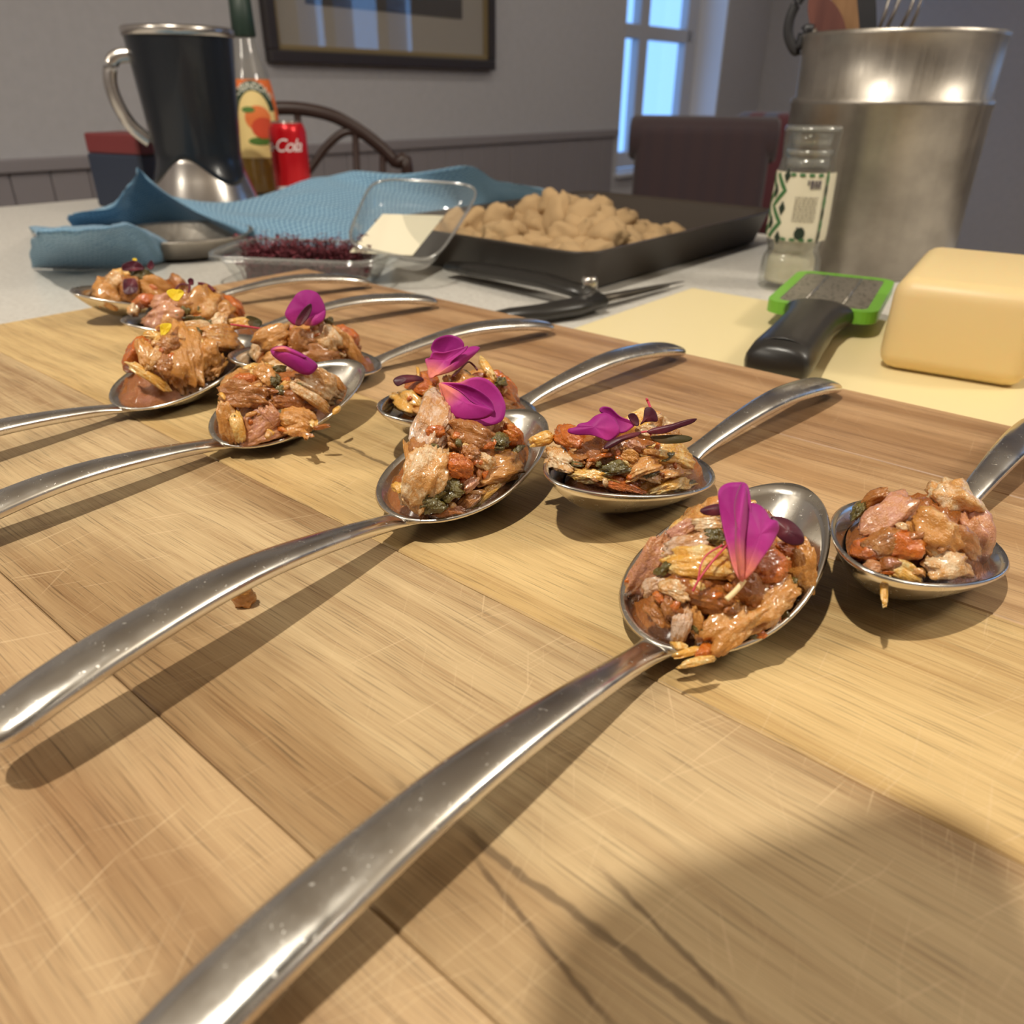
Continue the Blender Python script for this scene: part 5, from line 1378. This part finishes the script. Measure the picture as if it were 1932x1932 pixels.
def dashes(f, a0, a1, h, m):      # small print too fine to read
    a = a0
    random.seed(int(f * 1000))
    while a < a1:
        w = random.uniform(.05, .14); e = min(a + w, a1)
        z = lzb + (lzt - lzb) * f
        obj('small_print', cyl_patch(lambda q: on_g(q) + .0006, ga - LEFT * a, ga - LEFT * e, z, z + h, 3, 1), M(m), gl)
        a = e + .03
dashes(.83, .10, .55, .0036, 'print_grey'); dashes(.775, .20, .55, .0036, 'print_grey')
for k in range(9): dashes(.64 - .042 * k, -.22, .52, .0012, 'print_light')
disc_print('emblem', ga - LEFT * 0.10, lzb + (lzt - lzb) * .125, .0042, .0048, 'pattern_dark', .0008, gl, on_g, gRm, n=16)
dashes(.19, -.02, .22, .0016, 'print_grey')

# ------------------------------------------------------------------ steel utensil pot
up_ = at_z(1612, 498, CT)
ut = thing('utensil_pot', 'tall brushed steel pot holding kitchen utensils', 'utensil pot', up_, 0)
place(ut, up_)
uh = z_at(up_, 64) - CT; ub = z_at(up_, 193) - CT
uR = 0.5 * 345 * ((up_ + ZU * .12 - CAM).dot(FW)) / F_PX
obj('wall', lathe([(0.0001, 0), (uR * .985, 0), (uR, .004), (uR, ub - .004), (uR * 1.012, ub - .002), (uR * 1.012, ub + .002), (uR * .97, ub + .004), (uR * .985, uh - .004), (uR * 1.0, uh), (uR * .97, uh), (uR * .95, uh - .01), (uR * .95, .01), (0.0001, .008)], 64), M('brushed'), ut)
uu = up_ + ZU * (uh)
def utensil(name, label, cat, parts):
    t = thing(name, label, cat, up_ + ZU * 0.02, 0, 'utensils in the steel pot'); place(t, up_ + ZU * 0.02)
    for nm, me, m in parts: obj(nm, me, M(m), t)
    return t
def urel(u, v, off=0.0):       # sight point above the pot, off = nearer the viewer
    d = sqrt(up_.x ** 2 + up_.y ** 2)
    return at_depth(u, v, d - off) - (up_ + ZU * 0.02)
MATS['wood_brown'] = lambda: (lambda n: n.set(color=n.ramp(n.noise(n.coord('Object', (30, 30, 3)), 2, 4), [(.3, srgb(120, 86, 56)), (.7, srgb(160, 120, 82))]), rough=.6))(NT('brown_wood'))
MATS['wood_red'] = lambda: (lambda n: n.set(color=n.ramp(n.noise(n.coord('Object', (30, 30, 3)), 2, 4), [(.3, srgb(88, 50, 46)), (.7, srgb(118, 72, 62))]), rough=.5))(NT('red_brown_wood'))
MATS['black_plastic'] = lambda: plain('black_nylon', srgb(46, 46, 50), 0.45)
def paddle(loop, off, th, name, m, down):
    P = [urel(u, v, off) for u, v in smooth_loop(loop, 4)]
    n = len(P); back = tocam(P[0] + up_) * -th
    V = P + [p + back for p in P]
    F = [tuple(range(n)), tuple(range(2 * n - 1, n - 1, -1))] + [(i, i + n, (i + 1) % n + n, (i + 1) % n) for i in range(n)]
    return (name, mesh(V, F, False), m)
bot_ = Vector((0.0, 0, 0))
utensil('wooden_spoon', 'red brown wooden spoon with a broad rounded bowl', 'wooden spoon', [paddle([(1534, 70), (1524, 20), (1530, -8), (1556, -8), (1584, 20), (1598, 68), (1582, 100), (1550, 100)], 0.0, 0.008, 'bowl', 'wood_red', 0), ('handle', tube([urel(1566, 96, .0), Vector((0.02, 0.01, 0.0))], .006, 8), 'wood_red')])
utensil('wooden_spatula', 'light brown flat wooden spatula', 'spatula', [paddle([(1570, 30), (1575, -30), (1618, -40), (1624, 60), (1628, 110), (1600, 110), (1585, 60)], -0.03, 0.006, 'blade', 'wood_brown', 0), ('handle', tube([urel(1612, 104, -.03), Vector((0.01, .03, 0.0))], .006, 8), 'wood_brown')])
utensil('nylon_turner', 'black nylon turner with a straight blade', 'turner', [paddle([(1617, -40), (1648, -40), (1655, 70), (1655, 120), (1625, 120), (1622, 60)], 0.015, 0.005, 'blade', 'black_plastic', 0), ('handle', tube([urel(1640, 115, .015), Vector((-.01, .02, 0.0))], .006, 8), 'black_plastic')])
wires = []
for k, (u0, u1) in enumerate(((1654, 1690), (1666, 1712), (1690, 1742), (1712, 1752))):
    wires.append(('wire', tube([urel(u0 - 6, 80, .02 - .012 * k), urel((u0 + u1) / 2, 20, .02 - .012 * k), urel(u1, -40, .02 - .012 * k)], .0016, 6), 'satin_steel'))
utensil('wire_whisk', 'steel wire whisk standing in the pot', 'whisk', wires + [('handle', tube([urel(1690, 84, 0), Vector((.0, .0, 0.0))], .007, 10), 'satin_steel')])
utensil('curved_ladle_handle', 'dark hooked handle curling over the pot rim', 'ladle', [('hook', tube(spline([urel(1534, 56, .0), urel(1518, 58, .0), urel(1505, 96, .0), urel(1493, 84, .0), urel(1487, 60, .0), urel(1492, 30, .0), urel(1504, 5, .0), urel(1520, -20, .0)], 5), .0045, 10), 'black_plastic'), ('rod', tube([urel(1534, 56, .0), urel(1545, 90, .0), Vector((-.02, .0, .0))], .004, 8), 'satin_steel')])

# ------------------------------------------------------------------ framed picture on the panelled wall
def wp(u, v, off=0.0):
    p = on_plane(u, v, WP, WN) ; return p + WN * off
x_, fy0, _ = wall_pt(500, 110); x_, fy1, _ = wall_pt(924, 110)
fz0 = wp(720, 126).z; fz1 = fz0 + 0.62
pic = thing('framed_picture', 'dark framed picture with wide mount behind glass on the wall', 'picture', rm(WX, (fy0 + fy1) / 2, fz0), BOARD_ANG)
place(pic, rm(WX, (fy0 + fy1) / 2, fz0), BOARD_ANG)
fw_ = fy1 - fy0; fh_ = 0.62; bw = 0.032
MATS['frame_dark'] = lambda: plain('dark_frame', srgb(52, 46, 48), 0.45)
MATS['frame_gold'] = lambda: plain('gold_slip', srgb(146, 128, 92), 0.45, metal=0.3)
MATS['mount'] = lambda: plain('grey_mount', srgb(176, 168, 156), 0.8)
for nm, sx, sy, ox, oz in (('bottom_rail', fw_, bw, 0, 0), ('top_rail', fw_, bw, 0, fh_ - bw)):
    obj(nm, box_mesh(0.03, sx, sy, 0.004, org=(0.0155, 0, oz)), M('frame_dark'), pic)
for s in (-1, 1):
    obj('side_rail', box_mesh(0.03, bw, fh_ - 2 * bw, 0.003, org=(0.0155, s * (fw_ / 2 - bw / 2), bw)), M('frame_dark'), pic)
    obj('gold_slip', box_mesh(0.018, 0.012, fh_ - 2 * bw, 0.002, org=(0.012, s * (fw_ / 2 - bw - 0.006), bw)), M('frame_gold'), pic)
for oz in (bw, fh_ - bw - 0.014):
    obj('gold_slip', box_mesh(0.018, fw_ - 2 * bw - .024, 0.014, 0.002, org=(0.012, 0, oz)), M('frame_gold'), pic)
obj('mount', box_mesh(0.004, fw_ - 2 * bw, fh_ - 2 * bw, 0, org=(0.006, 0, bw)), M('mount'), pic)
pz0 = wp(700, 20).z - fz0; x_, py1, _ = wall_pt(868, 20)
pr = fy1 - py1
obj('print', box_mesh(0.003, fw_ - 2 * pr, fh_ - pz0 - pr, 0, org=(0.0085, 0, pz0)), plain('dark_print', srgb(70, 66, 62), 0.7), pic)
MATS['picture_glass'] = lambda: clear_thin('picture_glass', (0.97, 0.97, 0.97), 0.16, 0.01, 0.0)
g_ = obj('glass', mesh([(0.0145, -fw_ / 2 + bw, bw), (0.0145, fw_ / 2 - bw, bw), (0.0145, fw_ / 2 - bw, fh_ - bw), (0.0145, -fw_ / 2 + bw, fh_ - bw)], [(0, 1, 2, 3)], False), M('picture_glass'), pic)

# ------------------------------------------------------------------ hoop backed chair
MATS['dark_wood'] = lambda: plain('dark_chair_wood', srgb(56, 38, 34), 0.4)
hd = 1.74
cb = at_depth(560, 330, hd, FLOOR)
chair = thing('hoop_back_chair', 'dark wooden hoop back chair behind the bottle', 'chair', cb, 0)
place(chair, cb)
def crel(u, v, dd=0.0): return at_depth(u, v, hd + dd) - cb
hoop = [crel(770, 345), crel(745, 305), crel(700, 262), crel(640, 224), crel(585, 208), crel(530, 204), crel(480, 210), crel(425, 230), crel(375, 270), crel(335, 310), crel(315, 345)]
seat_z = 0.45
lo_r, lo_l = Vector((hoop[0].x, hoop[0].y, seat_z)), Vector((hoop[-1].x, hoop[-1].y, seat_z))
obj('hoop', tube(spline([lo_r * .86 + Vector((0, 0, .063))] + hoop + [lo_l * .86 + Vector((0, 0, .063))], 6), 0.0125, 10), M('dark_wood'), chair)
for pts in ([crel(560, 352), crel(590, 312), crel(620, 272), crel(655, 248), crel(690, 258)], [crel(525, 352), crel(495, 312), crel(465, 272), crel(430, 248), crel(400, 258)]):
    obj('curved_splat', tube(spline(pts + []), 0.008, 8), M('dark_wood'), chair)
for u, v in ((722, 284), (670, 244), (560, 210), (500, 210), (420, 236), (368, 280)):
    tp = crel(u, v); obj('spindle', tube([tp, Vector((tp.x * .8, tp.y * .8, seat_z))], 0.007, 8), M('dark_wood'), chair)
sd = (Vector((cb.x, cb.y, 0)) - Vector((0, 0, 0))).normalized()
seat = lathe([(0.0001, seat_z - .035), (0.20, seat_z - .035), (0.225, seat_z - .02), (0.225, seat_z), (0.20, seat_z + .004), (0.0001, seat_z - .004)], 40)
obj('seat', seat, M('dark_wood'), chair, sd * 0.16)
for a in (45, 135, 225, 315):
    c_, s_ = cos(radians(a)), sin(radians(a))
    obj('leg', tube([sd * 0.16 + Vector((.15 * c_, .15 * s_, seat_z - .03)), sd * 0.16 + Vector((.18 * c_, .18 * s_, .22)), sd * 0.16 + Vector((.205 * c_, .205 * s_, 0))], [.016, .019, .012], 10), M('dark_wood'), chair)
for s_ in (-1, 1):
    obj('stretcher', tube([sd * 0.16 + Vector((.18 * s_ * .7071, -.125, .2)), sd * 0.16 + Vector((.18 * s_ * .7071, .125, .2))], .009, 8), M('dark_wood'), chair)

# ------------------------------------------------------------------ upholstered armchair
ad = 2.45
ab = at_depth(1318, 330, ad, FLOOR)
aa_ = atan2(-ab.y, -ab.x)
arm = thing('upholstered_armchair', 'dark maroon upholstered armchair with rolled back by the window', 'armchair', ab, aa_)
place(arm, ab, aa_)
def fabric():
    n = NT('maroon_fabric'); co = n.coord('Object')
    st2 = n.math('SINE', n.math('MULTIPLY', n.node('ShaderNodeSeparateXYZ', {0: co}, 1), 120.0))
    return n.set(color=n.mix(n.node('ShaderNodeMapRange', {0: st2, 1: -.2, 2: .6, 3: 0, 4: .35}), srgb(66, 50, 54), srgb(56, 46, 54)), rough=0.9, sheen=0.3, normal=n.bump(n.noise(co, 300, 3), 0.3, 0.002))
MATS['fabric'] = fabric
za1 = z_at(ab, 217) - FLOOR
wA = 0.5 * 205 * (ab - CAM).dot(FW) / F_PX
me = box_mesh(0.14, wA * 2, za1 - 0.14 - 0.02, 0.03, 4, org=(-0.02, 0, 0.14)); me.shade_smooth()
obj('backrest', me, M('fabric'), arm)
me = lathe([(0.0001, -wA - .02), (.05, -wA - .018), (.058, -wA - .008), (.058, wA + .008), (.05, wA + .018), (0.0001, wA + .02)], 28)
o = obj('roll', me, M('fabric'), arm, (-0.01, 0, za1 - .06), (radians(90), 0, 0))
for s_ in (-1, 1):
    me = box_mesh(0.55, 0.12, 0.50, 0.04, 4, org=(-0.32, 0, 0.14)); me.shade_smooth()
    obj('arm', me, M('fabric'), arm, (0, s_ * (wA - .03), 0))
    for xx in (-0.05, -0.52):
        obj('leg', lathe([(0.0001, 0), (.016, 0), (.024, .145), (0.0001, .145)], 14), M('dark_wood'), arm, (xx, s_ * (wA - .05), 0))
me = box_mesh(0.5, wA * 2 - .2, 0.16, 0.04, 4, org=(-0.33, 0, 0.32)); me.shade_smooth()
obj('seat_cushion', me, M('fabric'), arm)
ab2 = at_depth(1490, 330, 3.25, FLOOR)
arm2 = thing('upholstered_armchair', 'maroon and blue striped armchair half hidden by the steel pot', 'armchair', ab2, 0)
place(arm2, ab2, atan2(-ab2.y, -ab2.x) - 0.5)
zb2 = z_at(ab2, 213) - FLOOR
def fabric2():
    n = NT('striped_fabric'); co = n.coord('Object')
    st2 = n.math('SINE', n.math('MULTIPLY', n.node('ShaderNodeSeparateXYZ', {0: co}, 1), 55.0))
    return n.set(color=n.mix(n.node('ShaderNodeMapRange', {0: st2, 1: -.2, 2: .3, 3: 0, 4: 1}), srgb(104, 52, 60), srgb(92, 96, 122)), rough=0.9, sheen=0.3)
MATS['fabric2'] = fabric2
me = box_mesh(0.14, 0.5, zb2 - 0.14, 0.05, 4, org=(0, 0, 0.14)); me.shade_smooth()
obj('backrest', me, M('fabric2'), arm2)
for s_ in (-1, 1):
    me = box_mesh(0.5, 0.1, 0.45, 0.04, 4, org=(-0.28, s_ * .2, 0.14)); me.shade_smooth()
    obj('arm', me, M('fabric2'), arm2)
    for xx in (-.02, -.46): obj('leg', lathe([(0.0001, 0), (.016, 0), (.024, .145), (0.0001, .145)], 14), M('dark_wood'), arm2, (xx, s_ * .2, 0))
me = box_mesh(0.45, 0.34, 0.16, 0.04, 4, org=(-0.29, 0, 0.32)); me.shade_smooth()
obj('seat_cushion', me, plain('pale_cushion', srgb(170, 158, 156), 0.9), arm2)

# ------------------------------------------------------------------ hedge outside the window
hg = rm(WX - 1.6, 4.6, FLOOR)
hedge = thing('garden_shrub', 'leafy green shrub outside the window', 'shrub', hg, 0); place(hedge, hg)
random.seed(11); vs_, fs = [], []
for k in range(2600):
    a = random.uniform(0, 6.3); r = 0.34 * sqrt(random.random()); z = random.uniform(0.5, 1.22 - 0.3 * r)
    x, y = r * cos(a), r * sin(a); l = random.uniform(.02, .045); b = len(vs_)
    d1 = Vector((random.gauss(0, 1), random.gauss(0, 1), random.gauss(0, .6))).normalized(); d2 = d1.cross(Vector((random.gauss(0, 1), random.gauss(0, 1), random.gauss(0, 1)))).normalized()
    p = Vector((x, y, z)); vs_ += [p, p + d1 * l * .5 + d2 * l * .3, p + d1 * l, p + d1 * l * .5 - d2 * l * .3]; fs.append((b, b + 1, b + 2, b + 3))
o = obj('foliage', mesh(vs_, fs, False), plain('green_leaves', srgb(110, 150, 80), 0.6), hedge); o['kind'] = 'stuff'
for k in range(5): obj('branch', tube([(0, 0, 0), (.05 * cos(k * 1.3), .05 * sin(k * 1.3), .5), (.2 * cos(k * 1.3), .2 * sin(k * 1.3), 1.0)], [.02, .014, .005], 8), plain('bark_%d' % k, srgb(80, 62, 46), .8), hedge)

# ------------------------------------------------------------------ the phone held above the board, out of the frame
ph = thing('smartphone', 'black smartphone held above the near end of the board', 'phone', (0.065, 0.018, 0.165), 0)
_px = Vector((cos(radians(18)), sin(radians(18)), 0)); _pu = Matrix.Rotation(radians(18), 3, 'Z') @ Vector((0, 0.48, 0.877))
_pc = Vector((-0.053, 0.0573, 0.25)) + _px * 0.0372 - _pu * 0.0752; _pz = _pu.cross(-_px)
ph.matrix_basis = Matrix.Translation(_pc) @ Matrix((_pu, -_px, _pz)).transposed().to_4x4()
v_, fc_ = rect_shell([(.072, .034, -.0040, 0), (.0745, .0365, -.0030, .002), (.0752, .0372, 0, .003), (.0745, .0365, .0030, .002), (.072, .034, .0040, 0)], 0.018)
obj('body', mesh(v_, fc_), plain('black_glass', srgb(20, 20, 22), 0.2), ph)
obj('camera_bump', box_mesh(.03, .03, .0016, .0007, org=(-.055, .018, -.0056)), plain('dark_metal', srgb(40, 40, 44), 0.3, metal=0.7), ph)
